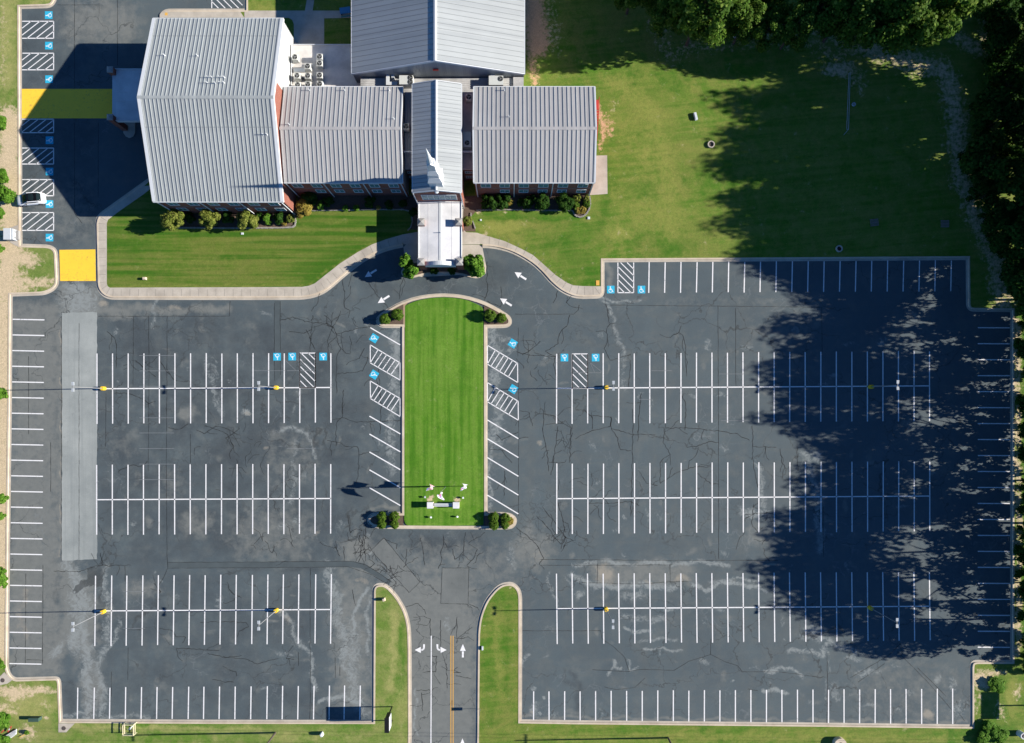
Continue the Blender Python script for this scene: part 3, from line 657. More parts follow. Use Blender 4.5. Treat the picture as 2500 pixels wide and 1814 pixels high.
# planter island before the entrance canopy
ISL = rounded([(983,655),(978,664),(982,674),(994,680),(1012,678),(1037,671),(1070,668),(1106,669),(1133,673),(1150,679),(1166,680),(1179,675),(1186,664),(1186,650),(1180,640),(1150,636),(1010,638),(990,642)][::-1], closed=True)
kerb('kerb', ISL, True, gut=.5, w=4)
sheet('planting_bed', offset(ISL, 3.5, True), .13, M['mulch'])
sheet('median_tips', [(985,742),(1000,736),(989,747),(989,800),(985,798)], .130, M['dirt'])
sheet('crosswalk', [(53,217),(300,217),(300,289),(53,289)], .008, M['yellow'])
sheet('crosswalk', [(145,610),(233,609),(234,686),(147,686)], .008, M['yellow'])
# patches in the asphalt
rgp = random.Random(9)
def rough(pts, step=9, j=1.1):
    out = []
    for a, b in zip(pts, pts[1:]+pts[:1]):
        L = math.hypot(b[0]-a[0], b[1]-a[1]); n = max(1, int(L/step))
        for k in range(n): out.append((a[0]+(b[0]-a[0])*k/n+rgp.uniform(-j,j), a[1]+(b[1]-a[1])*k/n+rgp.uniform(-j,j)))
    return out
def mat_strip(k=1.0, name='pale_strip_asphalt'):
    t = NT(name, .9)
    c = t.mix(t.rng(t.noise(.14,7,.68),.32,.68), (.235,.250,.240), (.345,.355,.335))
    c = t.mix(t.rng(t.noise(1.0,4,.5, vec=t.map(scale=(1.4,.03,1))),.5,.75,0,.5), c, (.20,.215,.21))
    c = t.mix(t.rng(t.noise(.6,8,.75,off=5),.58,.72,0,.6), c, (.17,.18,.18))
    return t.out(t.mix(1.0, c, t.mix(t.rng(t.noise(9,4,.8),.3,.7), (.86*k,.88*k,.88*k), (1.10*k,1.13*k,1.13*k)), 'MULTIPLY'))
M['patch2'] = mat_strip(.52, 'grey_patch_asphalt')
sheet('asphalt_patch', rough([(151,764),(237,762),(237,1100),(237,1366),(150,1368),(152,1100)]), .003, mat_strip())
sheet('asphalt_patch', rough([(937.5,1313),(1025,1421),(999,1446.6),(906,1343)]), .003, M['patch2'])
sheet('asphalt_patch', [(1079.6,1386.5),(1145,1386.5),(1143,1474.5),(1076,1473)], .003, M['patch2'])
mp = plain('sealer_strip', (.070,.087,.092), .9, var=.25, scale=.6)
sheet('asphalt_patch', [(670,735),(684,735),(684,920),(671,932)], .003, mp)
sheet('asphalt_patch', [(410,1373),(640,1372),(860,1370),(890,1376),(925,1398),(955,1420),(948,1428),(915,1406),(880,1387),(850,1384),(640,1386),(410,1386)], .003, mp)
# drains and valves set flush
for nm, pts, cx, cy in (('a', [(12,1640),(31,1660),(20,1668),(2,1672),(-8,1660)], 8, 1660), ('b', [(144,1765),(184,1765),(163,1787),(144,1787)], 157, 1777)):
    o = sheet('drain_inlet', pts, .163, M['walk'])
    l = MB().lathe(P3(cx,cy,.163), [(.38,0),(.38,.02),(.30,.03)], 14).build('manhole_cover', M['ironlid'])
    tag(l, 'round iron manhole cover on the concrete drain inlet at the %s' % ('foot of the west kerb' if nm == 'a' else 'south-west corner kerb'), 'manhole cover', 'round drain covers')

# ---- seams and cracks traced from the photograph, jittered a little
mb = MB(); rg = random.Random(7)
def crack(pts, w=1.3, jit=1.3, step=6, branch=0):
    fine = []
    for (x0,y0),(x1,y1) in zip(pts[:-1], pts[1:]):
        L = math.hypot(x1-x0, y1-y0); n = max(1, int(L/step))
        for k in range(n):
            t_ = k/n; fine.append((x0+(x1-x0)*t_+rg.uniform(-jit,jit), y0+(y1-y0)*t_+rg.uniform(-jit,jit)))
    fine.append(pts[-1])
    for i, (a, b) in enumerate(zip(fine[:-1], fine[1:])):
        ww = w*rg.uniform(.55,1.15)/2; dx, dy = b[0]-a[0], b[1]-a[1]; L = math.hypot(dx,dy) or 1; nx_, ny_ = -dy/L*ww, dx/L*ww
        mb.poly([P3(a[0]+nx_,a[1]+ny_,.009),P3(a[0]-nx_,a[1]-ny_,.009),P3(b[0]-nx_,b[1]-ny_,.009),P3(b[0]+nx_,b[1]+ny_,.009)][::-1])
    if branch > 0:
        for _ in range(branch):
            p = rg.choice(fine); a = rg.uniform(0, 2*PI); q = [p]
            for _k in range(rg.randint(2,5)):
                a += rg.uniform(-.6,.6); q.append((q[-1][0]+math.cos(a)*9, q[-1][1]+math.sin(a)*9))
            crack(q, w*.7, jit, 5, branch-2)
seams = [[(1753,746),(1754,1000),(1755,1365)],[(1796,752),(1796,900),(1797,945)],[(2006,751),(2007,860)],[(2010,1230),(2010,1360)],[(1490,745),(2010,750)],
 [(408,772),(408,860),(407,1040),(406,1120),(407,1250),(408,1360)],[(326,772),(325,880),(325,940)],[(363,772),(364,900),(363,1030),(362,1150)],[(259,960),(258,1090)],[(465,1060),(465,1130)],
 [(240,772),(560,772),(562,735)],[(670,740),(670,930)],[(684,735),(685,915)],[(410,1373),(640,1372),(860,1370)],[(410,1387),(640,1386),(850,1384),(905,1402),(945,1425)],[(860,1370),(895,1380),(930,1402),(958,1422)],
 [(758,1387),(757,1500),(758,1700),(756,1755)],[(408,1360),(410,1384),(400,1410),(388,1428)],[(305,1382),(306,1420)],[(313,1580),(312,1660)],[(272,1640),(272,1700)],
 [(937.5,1313),(1025,1421),(999,1446.6),(906,1343),(937.5,1313)],[(1079.6,1386.5),(1145,1386.5),(1143,1474.5),(1076,1473),(1079.6,1386.5)],[(1320,1366),(1640,1368),(1900,1368)],[(1320,1380),(1500,1380),(1640,1379)],
 [(1265.5,800),(1264.5,870)],[(1266.5,934),(1266,1260)],[(1258,767),(1400,767),(1412,757),(1414,744)],[(182,0),(182,216)],[(287,0),(287,160)],[(140,12),(240,12)],[(242,8),(242,32)],[(182,300),(182,520),(200,545)],[(240,300),(240,480)],
 [(1460,1368),(1458,1425)],[(1636,1380),(1636,1424)],[(1420,1422),(1560,1426),(1640,1420),(1680,1420)],[(1275,1540),(1466,1540),(1470,1560)],[(1470,1560),(1500,1580),(1525,1605),(1537,1640)],[(1447,1635),(1530,1640),(1565,1634),(1645,1637),(1680,1615),(1735,1598),(1770,1615),(1800,1625),(1812,1640)],
 [(1475,1677),(1505,1684),(1550,1678),(1575,1655)],[(1735,1598),(1736,1560)],[(1812,1640),(1900,1640),(1940,1645),(2010,1655)],[(1826,1682),(1850,1686)],[(2019,1600),(2021,1700),(2018,1765)],
 [(2075,1655),(2170,1600),(2200,1570)],[(2095,1665),(2160,1620)],[(2190,1590),(2260,1660),(2330,1740)],[(2240,1630),(2310,1700)],[(2340,1740),(2355,1760)],[(830,1620),(830,1650)],[(818,1605),(819,1655)],[(728,1592),(729,1625)],
 [(63,1400),(62,1620)],[(65,1610),(105,1612)],[(105,1380),(104,1620)],[(70,870),(70,1060)],[(124,1080),(124,1200)],[(150,772),(150,1368)],[(193,790),(193,1366)]]
for s_ in seams: crack(s_, 1.0, .45, 9)
crk = [
 [(782,710),(775,740),(760,760)],[(764,770),(760,800),(757,860)],[(835,684),(842,720),(840,750),(855,758)],[(860,664),(850,700)],[(832,760),(820,790),(810,800),(800,830),(803,880)],[(800,770),(797,790),(812,800)],
 [(684,782),(715,775),(745,785),(765,788),(800,790),(812,798),(822,816),(824,838),(833,850),(822,870),(821,930),(822,960)],[(822,815),(850,808),(880,800),(904,797)],[(833,850),(845,862),(855,864)],
 [(890,850),(880,870),(877,876)],[(899,870),(893,890),(885,905),(860,910),(824,912)],[(838,952),(836,1000),(835,1018),(822,1030),(820,1090)],[(835,1018),(855,1028),(880,1030),(905,1029)],[(905,1029),(935,1028),(978,1026)],
 [(748,805),(760,835),(768,850),(770,854)],[(705,810),(740,813),(760,805)],[(800,1075),(830,1080),(845,1090),(874,1092),(876,1120),(875,1150),(870,1180)],[(876,1110),(900,1105),(925,1103)],
 [(925,900),(930,990),(928,1060)],[(500,1040),(520,1045),(555,1060),(570,1090),(560,1110),(563,1120)],[(585,1045),(570,1060),(550,1070)],[(280,960),(310,960),(350,975),(363,985),(380,980)],[(290,1150),(320,1135),(345,1140),(360,1125)],
 [(410,1045),(440,1048),(460,1035)],[(480,1050),(500,1058),(515,1048),(530,1040),(560,1050),(580,1060)],[(262,810),(283,830),(285,870),(283,900)],[(330,880),(360,905),(380,920)],[(390,880),(405,905),(430,930)],
 [(1222,700),(1225,730),(1222,750),(1190,735)],[(1190,640),(1188,680),(1192,710),(1182,732)],[(985,680),(978,700),(975,730)],[(955,760),(930,730),(905,700),(900,690)],[(1360,712),(1358,725),(1350,740)],[(1386,725),(1383,740)],
 [(1390,770),(1388,790),(1365,815),(1362,840),(1330,858),(1355,870),(1352,890),(1360,930)],[(1320,834),(1295,856),(1275,866)],[(1480,744),(1488,790),(1500,790)],[(1488,790),(1480,805),(1484,830),(1476,850),(1490,880),(1540,865)],[(1540,880),(1537,920),(1535,945)],
 [(1662,795),(1658,812),(1640,820),(1636,825)],[(1658,812),(1668,820),(1675,850),(1673,880),(1676,910)],[(1662,960),(1675,990),(1672,1050)],[(1565,960),(1560,1010),(1558,1060)],[(1260,860),(1300,868),(1360,870)],
 [(1425,1000),(1440,1015),(1493,1018),(1490,1040),(1450,1050),(1425,1060),(1405,1072)],[(1446,1017),(1446,1048)],[(1493,1018),(1492,1045),(1508,1070),(1515,1098),(1540,1100)],[(1493,1045),(1540,1060),(1600,1062)],
 [(1625,1045),(1675,1044),(1750,1052),(1800,1060),(1830,1075)],[(1625,1033),(1620,1080),(1637,1110),(1625,1115),(1612,1130),(1612,1180)],[(1676,1092),(1700,1090),(1735,1078),(1755,1080)],[(1705,1092),(1700,1110),(1683,1125),(1680,1145)],
 [(1612,1180),(1660,1150),(1697,1140),(1730,1140)],[(1700,1155),(1735,1180),(1755,1182)],[(1570,1165),(1580,1180),(1605,1185)],[(1435,1230),(1500,1228),(1540,1224),(1560,1235)],[(1545,1000),(1545,1080),(1543,1170),(1540,1260)],
 [(1837,1040),(1838,1120),(1845,1170),(1850,1190)],[(1838,1090),(1895,1092)],[(1330,980),(1325,1050),(1335,1100),(1340,1150)],[(1310,1010),(1350,1014),(1370,1030),(1395,1045)],[(1362,1040),(1355,1100),(1350,1140),(1345,1160)],[(1395,1045),(1392,1110),(1390,1130)],
 [(1266,1004),(1290,1005),(1300,1040)],[(1266,1070),(1290,1068)],[(1212,1060),(1225,1075),(1240,1065),(1265,1055)],[(1195,1097),(1240,1100)],[(1225,1100),(1250,1130)],[(1232,1150),(1231,1210)],
 [(1310,1260),(1340,1290),(1350,1305),(1360,1320),(1370,1330),(1380,1310),(1370,1340)],[(1260,1287),(1290,1310),(1312,1332),(1318,1345),(1327,1362),(1316,1378)],[(1325,1240),(1350,1270),(1380,1310),(1400,1320)],[(1365,1170),(1360,1225),(1370,1250),(1380,1300)],
 [(1025,1312),(1030,1330),(1035,1360),(1037,1380)],[(1083,1305),(1082,1330),(1077,1350),(1078,1370),(1070,1388)],[(1136,1300),(1134,1320),(1130,1350),(1110,1365),(1105,1340)],[(1165,1340),(1155,1365),(1140,1380)],[(993,1340),(990,1380),(985,1385)],
 [(938,1315),(955,1325),(970,1328),(968,1340)],[(895,1270),(890,1330),(893,1370)],[(876,1305),(885,1330),(880,1360),(875,1372)],[(886,1310),(880,1345)],[(905,1345),(890,1340),(875,1350)],[(915,1375),(905,1385)],[(945,1400),(960,1415),(968,1425)],[(930,1380),(950,1400)],
 [(820,1320),(822,1340),(830,1358)],[(848,1300),(850,1320),(860,1322)],[(840,1335),(840,1370)],[(850,1260),(855,1300),(870,1290),(885,1296)],[(670,1330),(665,1350)],[(990,1483),(1020,1472),(1036,1490),(1040,1500)],
 [(1147,1476),(1165,1484),(1170,1490)],[(1050,1512),(1052,1560)],[(1075,1515),(1076,1580)],[(1116,1505),(1115,1570)],[(1066,1600),(1064,1640),(1045,1640)],[(1040,1602),(1066,1602)],[(1110,1558),(1130,1560),(1142,1555)],[(1105,1642),(1125,1642)],[(1115,1650),(1150,1657)],[(1090,1620),(1092,1680)],[(1016,1685),(1052,1685)],[(1030,1690),(1032,1735)],
 [(376,1424),(388,1440),(392,1445),(385,1450)],[(390,1535),(420,1540),(430,1555),(455,1555),(445,1570)],[(490,1520),(540,1518),(600,1520),(608,1530),(585,1540),(580,1555)],[(430,1582),(480,1585),(535,1588)],[(505,1595),(550,1605),(590,1600)],[(545,1604),(600,1608),(627,1622),(655,1612),(680,1608)],[(700,1608),(718,1610)],[(520,1658),(550,1665),(570,1665)],[(575,1640),(578,1650)],
 [(860,1440),(868,1478)],[(560,1440),(570,1450),(590,1460)],[(130,1395),(200,1395),(235,1380),(320,1380)],[(245,1350),(250,1380)],
 [(1905,1095),(1910,1130),(1920,1145)],[(1945,1090),(1948,1150)],[(1840,1230),(1835,1280),(1850,1300)],[(1820,1255),(1880,1252)]]
for s_ in crk: crack(s_, 1.35, 1.5, 6, branch=2 if rg.random() < .45 else 0)
for cx, cy, n, rr in ((890,1335,14,26),(955,1405,14,22),(700,1170,8,40),(560,1150,8,50),(1350,1100,10,50),(1380,1290,10,40),(1450,1240,8,40),(320,900,6,40),(880,800,5,40),(1300,900,7,50),(1860,1290,8,50),(640,1300,8,60),(1150,1340,6,40),(620,1080,6,40)):
    for _ in range(n):
        p = (cx+rg.gauss(0,rr*.6), cy+rg.gauss(0,rr*.6)); a = rg.uniform(0,2*PI); q = [p]
        for _k in range(rg.randint(2,6)):
            a += rg.uniform(-.9,.9); q.append((q[-1][0]+math.cos(a)*8, q[-1][1]+math.sin(a)*8))
        crack(q, .95, 1.2, 5)
o = mb.build('crack_sealant', M['seam']); struct(o, 'stuff')

# ---- painted markings
LZ = .013
wh = MB(); fd = MB()
def line(mb_, x0, y0, x1, y1, w=2.65, z=LZ):
    dx, dy = x1-x0, y1-y0; L = math.hypot(dx,dy); nx_, ny_ = -dy/L*w/2, dx/L*w/2
    mb_.poly([P3(x0+nx_,y0+ny_,z),P3(x1+nx_,y1+ny_,z),P3(x1-nx_,y1-ny_,z),P3(x0-nx_,y0-ny_,z)])
def stalls(xs, yt, yb, slant=0):
    n = len(xs)
    for i, x in enumerate(xs):
        t_ = i/max(1,n-1); a = yt[0]+(yt[1]-yt[0])*t_; b = yb[0]+(yb[1]-yb[0])*t_
        line(wh, x+slant+rg.uniform(-.3,.3), a+rg.uniform(-.6,.6), x-slant, b+rg.uniform(-.6,.6))
L1 = [237+38.07*i for i in range(16)]; R1 = [1358.8+37.94*i for i in range(25)]
stalls(L1, (863.4,862), (1034.5,1032)); line(wh, 250, 949, 808, 946)
stalls([x-.8 for x in L1], (1134.5,1132.5), (1305.5,1303)); line(wh, 237, 1220, 808, 1217)
l3 = [232.5,272,309,347.7,385.7,424,462,500,538,576,615.6,653,691,729,770,808]
stalls(l3, (1405.5,1402), (1577,1571), .9); line(wh, 232, 1491.5, 808, 1488)
stalls([189.5,229.6,268,306.7,345,383,421,460,497.5,535.5,574,612.6,652,689.5,727.5,766,804,840.6,879], (1679,1673), (1754.5,1757), .6)
stalls(R1, (864,857), (1034.5,1028)); line(wh, 1359, 948, 2269, 942)
stalls([x+.5 for x in R1], (1132,1126), (1304,1296.5)); line(wh, 1360, 1217.5, 2269, 1211)
stalls([x+.6 for x in R1], (1401,1396), (1572,1563.5), -.9); line(wh, 1360, 1486, 2270, 1480)
stalls([1302.6+37.9*i for i in range(28)], (1688,1681.5), (1757,1768))
stalls([1584.5+38.8*i for i in range(20)], (640.5,635.5), (715,711), .7)
for i in range(23):
    y = 780+38.2*i; t_ = i/22; line(wh, 31-8*t_, y-.5, 108.5-7.5*t_, y+1)
for i in range(21): line(wh, 2387, 800+39*i, 2465.5, 800+39*i+.4)
for i in range(5): line(wh, 902, 1016+43.7*i, 977.7, 1059.5+43.7*i)
for i in range(5): line(wh, 1190, 1025.3+45.9*i, 1265.5, 1071+45.9*i)
line(wh, 904, 800, 977, 842)
def hatch_box(x0, y0, x1, y1, n, flip=False, slope=1.0, closed=(1,1,1,1)):
    if closed[0]: line(wh, x0, y0, x1, y0, 2.3)
    if closed[1]: line(wh, x1, y0, x1, y1, 2.3)
    if closed[2]: line(wh, x1, y1, x0, y1, 2.3)
    if closed[3]: line(wh, x0, y1, x0, y0, 2.3)
    w, h = x1-x0, y1-y0; tot = w*slope+h
    for k in range(1, n+1):
        c = tot*k/(n+1)          # rising diagonal: slope*(x-x0)+(y-y0)=c
        pts = []
        for x in (x0, x1):
            y = c-slope*(x-x0)
            if 0 <= y <= h: pts.append((x, y0+y))
        for yy in (0, h):
            x = x0+(c-yy)/slope
            if x0 < x < x1: pts.append((x, y0+yy))
        if len(pts) >= 2:
            (a, b), (c2, d) = pts[0], pts[-1]
            if flip: a, c2 = x0+x1-a, x0+x1-c2
            line(wh, a, b, c2, d, 2.1)
for y0, y1 in ((52,93.5),(130,170.5),(291,324),(361.5,400.5),(438.5,478),(519,562.5)): hatch_box(54, y0, 131, y1, 5, slope=.78, closed=(1,1,1,0))
hatch_box(732, 862, 770, 946, 6, True); hatch_box(1397, 864, 1434.8, 947, 6, True); hatch_box(1508.5, 641, 1547, 714.5, 6, True, closed=(0,1,1,1)); hatch_box(517, -20, 592, 20, 6, True, closed=(0,0,0,1))
def hatch_par(p, q, r, s_, n):      # p-q upper edge, s-r lower edge
    for a, b in ((p,q),(q,r),(r,s_),(s_,p)): line(wh, *a, *b, 2.2)
    for k in range(1, n+1):
        t_ = k/(n+1)
        a = (p[0]+(q[0]-p[0])*min(1,t_+.12), p[1]+(q[1]-p[1])*min(1,t_+.12)); b = (s_[0]+(r[0]-s_[0])*max(0,t_-.17), s_[1]+(r[1]-s_[1])*max(0,t_-.17))
        line(wh, *a, *b, 2.0)
hatch_par((904,842),(977,886),(977,928),(904,886), 6); hatch_par((904,930),(977,973),(977,1017),(904.5,973), 6)
hatch_par((1190,843),(1263.6,887),(1264,934),(1190,889), 6); hatch_par((1190,934),(1265,979.5),(1265.5,1026),(1190,981), 6)
struct(wh.build('parking_lines', M['white']))
for y in (868,905.5,943,1020,1057,1095,1133,1171): line(fd, 340, y, 425, y, 1.0)
for a in ((697,880,722,904),(714,868,760,910),(698,905,770,905),(735,880,768,905),(1434,880,1468,907),(1395,910,1468,910),(1440,884,1452,910),(905,850,940,890),(925,868,960,905),(940,875,975,915)): line(fd, *a, 1.1)
for y in (1444,1534): line(fd, 300, y, 355, y, 1.0)
for a in ((1590,905,1640,905),(1560,975,1590,975),(1755,913,1815,913),(1760,1027,1830,1027),(620,905,700,905),(700,1095,770,1095)): line(fd, *a, .9)
struct(fd.build('faded_lines', M['faded'])); 
mb = MB(); line(mb, 1053, 1552, 1052, 1850, 2.4); struct(mb.build('lane_line', M['white']))
mb = MB(); line(mb, 1100.8, 1552, 1100.8, 1850, 1.9); line(mb, 1106.2, 1552, 1106.2, 1850, 1.9); struct(mb.build('centre_line', M['amber']))
mb = MB(); 
def arrow(x, y, ang, L=33.5, hl=15.5, hw=8, sw=2.4):       # ang: heading in plan degrees, 0 = east, counter-clockwise seen from above
    c, s_ = math.cos(R(ang)), math.sin(R(ang))
    def T(u, v): return P3(x+u*c-v*s_, y-(u*s_+v*c), LZ)
    mb.poly([T(L/2,0),T(L/2-hl,hw),T(L/2-hl,-hw)]); mb.poly([T(L/2-hl-1.2,sw),T(-L/2,sw),T(-L/2,-sw),T(L/2-hl-1.2,-sw)])
arrow(905,667.5,212); arrow(936.5,731,212); arrow(1270.6,673.4,148); arrow(1235,737.5,148)
arrow(1130,1588.5,90,33,17,7); arrow(1129,1819,90,33,17,7)
for sx, x in ((-1,1024),(1,1079)):
    cy = 1586.8
    mb.poly([P3(x+sx*11.5,cy,LZ),P3(x-sx*3.5,cy-7.5,LZ),P3(x-sx*3.5,cy+7.5,LZ)] if sx < 0 else [P3(x+sx*11.5,cy,LZ),P3(x-sx*3.5,cy+7.5,LZ),P3(x-sx*3.5,cy-7.5,LZ)])
    pr = None
    for k in range(7):
        a = R(90*k/6); px_ = x-sx*(4.6+6.6*math.sin(a)); py_ = cy-6.6*(1-math.cos(a))
        if pr: line(mb, pr[0], pr[1], px_, py_, 4.4, LZ)
        pr = (px_, py_)
    line(mb, pr[0], pr[1], pr[0], cy-14, 4.4, LZ)
struct(mb.build('road_arrows', M['white']))
# accessible-stall squares with the wheelchair sign
bl = MB(); sy = MB()
def acc(x, y, rot, s_=9.3):           # rot: degrees, the figure's head points that way (0 = up in the photo)
    c, sn = math.cos(R(rot)), math.sin(R(rot))
    def T(u, v, z): return P3(x+(u*c+v*sn)*s_, y-(-u*sn+v*c)*s_, z)
    def ln(mb_, a, b, w, z):
        dx, dy = b[0]-a[0], b[1]-a[1]; L = math.hypot(dx,dy); nx_, ny_ = -dy/L*w/2, dx/L*w/2
        mb_.poly([T(a[0]+nx_,a[1]+ny_,z),T(a[0]-nx_,a[1]-ny_,z),T(b[0]-nx_,b[1]-ny_,z),T(b[0]+nx_,b[1]+ny_,z)])
    bl.poly([T(-1,-1,LZ+.004),T(1,-1,LZ+.004),T(1,1,LZ+.004),T(-1,1,LZ+.004)])
    z = LZ+.009
    sy.poly([T(-.12+.16*math.cos(a*PI/4), .68+.16*math.sin(a*PI/4), z) for a in range(8)])
    ln(sy, (-.12,.52), (-.10,-.08), .20, z); ln(sy, (-.10,.22), (.26,.20), .14, z+.002); ln(sy, (-.10,-.05), (.36,-.08), .18, z+.002); ln(sy, (.34,-.05), (.52,-.58), .18, z+.004); ln(sy, (.48,-.60), (.70,-.54), .14, z+.002)
    pr = None
    for k in range(13):
        a = R(110+250*k/12); q = (-.06+.46*math.cos(a), -.30+.44*math.sin(a))
        if pr: ln(sy, pr, q, .15, z)
        pr = q
for x, y, r_ in ((119,37,270),(119.5,111.5,270),(120,193.5,270),(121,342.5,270),(121,419,270),(121,498.4,270),(121,580,270),(676.5,871,180),(713.5,870.6,180),(789,870.6,180),(1378,873,180),(1454,873,180),(1491,707,0),(1566,707,0),(913.4,825.8,122),(913.4,914.6,122),(1251.9,838.6,302),(1253,950,302)): acc(x, y, r_)
struct(bl.build('accessible_squares', M['blue'])); struct(sy.build('accessible_symbols', M['signwhite']))
for x, y, w, h in ((407,35.5,7,7),(1459,691,8,12)):
    sheet('tactile_pad', [(x-w/2,y-h/2),(x+w/2,y-h/2),(x+w/2,y+h/2),(x-w/2,y+h/2)], .168, M['amber'])
# ================================================================ BUILDINGS (plan units, z in fractions of camera height turned into metres)
def Z(r): return r*H
def gable(parent, x0, x1, y0, y1, ridge, ze, zr, axis, mat, pitch, ribw=1.3, ribh=.075, seamless=False, capw=3.6, verge=3.4, caph=.10, thick=.22, rib_m='rib', verge_sides=(1,1)):
    """axis 'x': ridge runs west-east at y=ridge, ribs run down the slopes (north-south). axis 'y': the other way."""
    if axis == 'x': T = lambda u, v, z: P3(u, v, z); u0, u1, v0, v1 = x0, x1, y0, y1
    else: T = lambda u, v, z: P3(v, u, z); u0, u1, v0, v1 = y0, y1, x0, x1
    mb = MB()
    A = [T(u0,v0,ze),T(u1,v0,ze),T(u1,ridge,zr),T(u0,ridge,zr)]; B = [T(u0,ridge,zr),T(u1,ridge,zr),T(u1,v1,ze),T(u0,v1,ze)]
    dn = lambda Q: [(a,b,c-thick) for a,b,c in Q]
    for Q in (A, B):
        mb.poly(Q); q2 = dn(Q); mb.poly(q2[::-1])
        for i in range(4):
            j = (i+1) % 4; mb.poly([Q[i], q2[i], q2[j], Q[j]])
    roof = mb.build('roof', mat, parent)
    rb = MB(); n = int(round((u1-u0-2*verge)/pitch))
    for k in range(n+1):
        u = u0+verge+(u1-u0-2*verge)*k/n
        for va, vb in ((v0, ridge), (ridge, v1)):
            za, zb = (ze, zr) if va == v0 else (zr, ze)
            ba, bb = T(u-ribw/2,va,za), T(u+ribw/2,va,za); ca, cb = T(u-ribw/2,vb,zb), T(u+ribw/2,vb,zb)
            up = lambda p: (p[0],p[1],p[2]+ribh)
            rb.add([ba,bb,cb,ca,up(ba),up(bb),up(cb),up(ca)], [(4,5,6,7),(0,1,5,4),(1,2,6,5),(2,3,7,6),(3,0,4,7)])
    rb.build('standing_seams', M[rib_m], roof)['kind'] = 'stuff'
    cp = MB(); sl = (zr-ze)
    for sgn, vv in ((-1, v0), (1, v1)):
        dz = sl*capw/abs(ridge-vv)
        v2 = ridge+sgn*capw
        a = T(u0-.3,ridge,zr+caph); b = T(u1+.3,ridge,zr+caph); c = T(u1+.3,v2,zr-dz+caph); d = T(u0-.3,v2,zr-dz+caph)
        cp.poly([a,b,c,d]); cp.poly([d,c,(c[0],c[1],c[2]-caph),(d[0],d[1],d[2]-caph)])
        for p, q in ((a,d),(b,c)): cp.poly([p,q,(q[0],q[1],q[2]-caph),(p[0],p[1],p[2]-caph)])
    cp.build('ridge_cap', M['trim'] if seamless else mat, roof)
    for uu, sg, on in ((u0,1,verge_sides[0]), (u1,-1,verge_sides[1])):
        if not on: continue
        vt = MB()
        for va, vb, za, zb in ((v0,ridge,ze,zr),(ridge,v1,zr,ze)):
            up = ribh+.02
            P = [T(uu-sg*.8,va,za+up),T(uu+sg*(verge-1),va,za+up),T(uu+sg*(verge-1),vb,zb+up),T(uu-sg*.8,vb,zb+up)]
            D = [(a,b,c-.45) for a,b,c in P]
            vt.poly(P)
            for i in range(4):
                j = (i+1) % 4; vt.poly([P[i],D[i],D[j],P[j]])
        vt.build('verge_trim', M['trim'], roof)
    for vv, sg in ((v0,-1),(v1,1)):
        g = MB(); a = T(u0,vv,0); b = T(u1,vv+sg*1.8,0)
        g.box(min(a[0],b[0]),max(a[0],b[0]),min(a[1],b[1]),max(a[1],b[1]),ze-.26,ze-.02)
        g.build('gutter', M['trim'], roof)
    return roof
def gable_walls(parent, x0, x1, y0, y1, ridge, ze, zr, axis, mats, z0=0.0, inset=1.2, name='wall'):
    """mats: north, south, west, east materials."""
    ze -= .24; zr -= .24
    X0, X1, Y0, Y1 = x0+inset, x1-inset, y0+inset, y1-inset
    if axis == 'x':
        k = (zr-ze)/(abs(ridge-y0)); zn = ze+k*inset
        N = [(X0,Y0,z0),(X1,Y0,z0),(X1,Y0,zn),(X0,Y0,zn)]; Sx = [(X0,Y1,z0),(X1,Y1,z0),(X1,Y1,zn),(X0,Y1,zn)]
        W = [(X0,Y0,z0),(X0,Y1,z0),(X0,Y1,zn),(X0,ridge,zr),(X0,Y0,zn)]; E = [(X1,)+p[1:] for p in W]
    else:
        k = (zr-ze)/(abs(ridge-x0)); zn = ze+k*inset
        W = [(X0,Y0,z0),(X0,Y1,z0),(X0,Y1,zn),(X0,Y0,zn)]; E = [(X1,Y0,z0),(X1,Y1,z0),(X1,Y1,zn),(X1,Y0,zn)]
        N = [(X0,Y0,z0),(X1,Y0,z0),(X1,Y0,zn),(ridge,Y0,zr),(X0,Y0,zn)]; Sx = [(p[0],Y1,p[2]) for p in N]
    for Q, m in zip((N,Sx,W,E), mats):
        if m: MB().poly([P3(*p) for p in Q]).build(name, m, parent)
def window(parent, x, y, z, w, h, face='s', cols=2, rows=1, fr=.09, name='window'):
    """flat-set window: pane, frame standing 5 cm proud and glazing bars; x, y in plan units, on a wall facing south or east."""
    cx, cy, _ = P3(x, y); g = MB(); f = MB()
    if face == 's':
        bx = lambda mb_, a, b, c, d, o, p: mb_.box(cx+a, cx+b, cy-p, cy-o, z+c, z+d)
    elif face == 'e':
        bx = lambda mb_, a, b, c, d, o, p: mb_.box(cx+o, cx+p, cy+a, cy+b, z+c, z+d)
    bx(g, -w/2, w/2, -h/2, h/2, 0, .03)
    for a, b, c, d in ((-w/2-fr,-w/2,-h/2-fr,h/2+fr),(w/2,w/2+fr,-h/2-fr,h/2+fr),(-w/2,w/2,h/2,h/2+fr),(-w/2,w/2,-h/2-fr*1.4,-h/2)): bx(f, a, b, c, d, 0, .09)
    for k in range(1, cols): q = -w/2+w*k/cols; bx(f, q-.035, q+.035, -h/2, h/2, .03, .07)
    for k in range(1, rows): q = -h/2+h*k/rows; bx(f, -w/2, w/2, q-.03, q+.03, .03, .065)
    p = g.build(name, M['glass'], parent); f.build('window_frame', M['frame'], p)
    return p
def downspout(parent, x, y, zt, off=.12):
    cx, cy, _ = P3(x, y); MB().box(cx-.07, cx+.07, cy-off-.12, cy-off, .15, zt-.2).build('downspout', M['trim'], parent)
def band(parent, x0, x1, y, z):
    MB().box(wx(x0), wx(x1), wy(y)-.03, wy(y)+.0, z-.12, z+.12).build('stone_band', M['band'], parent)
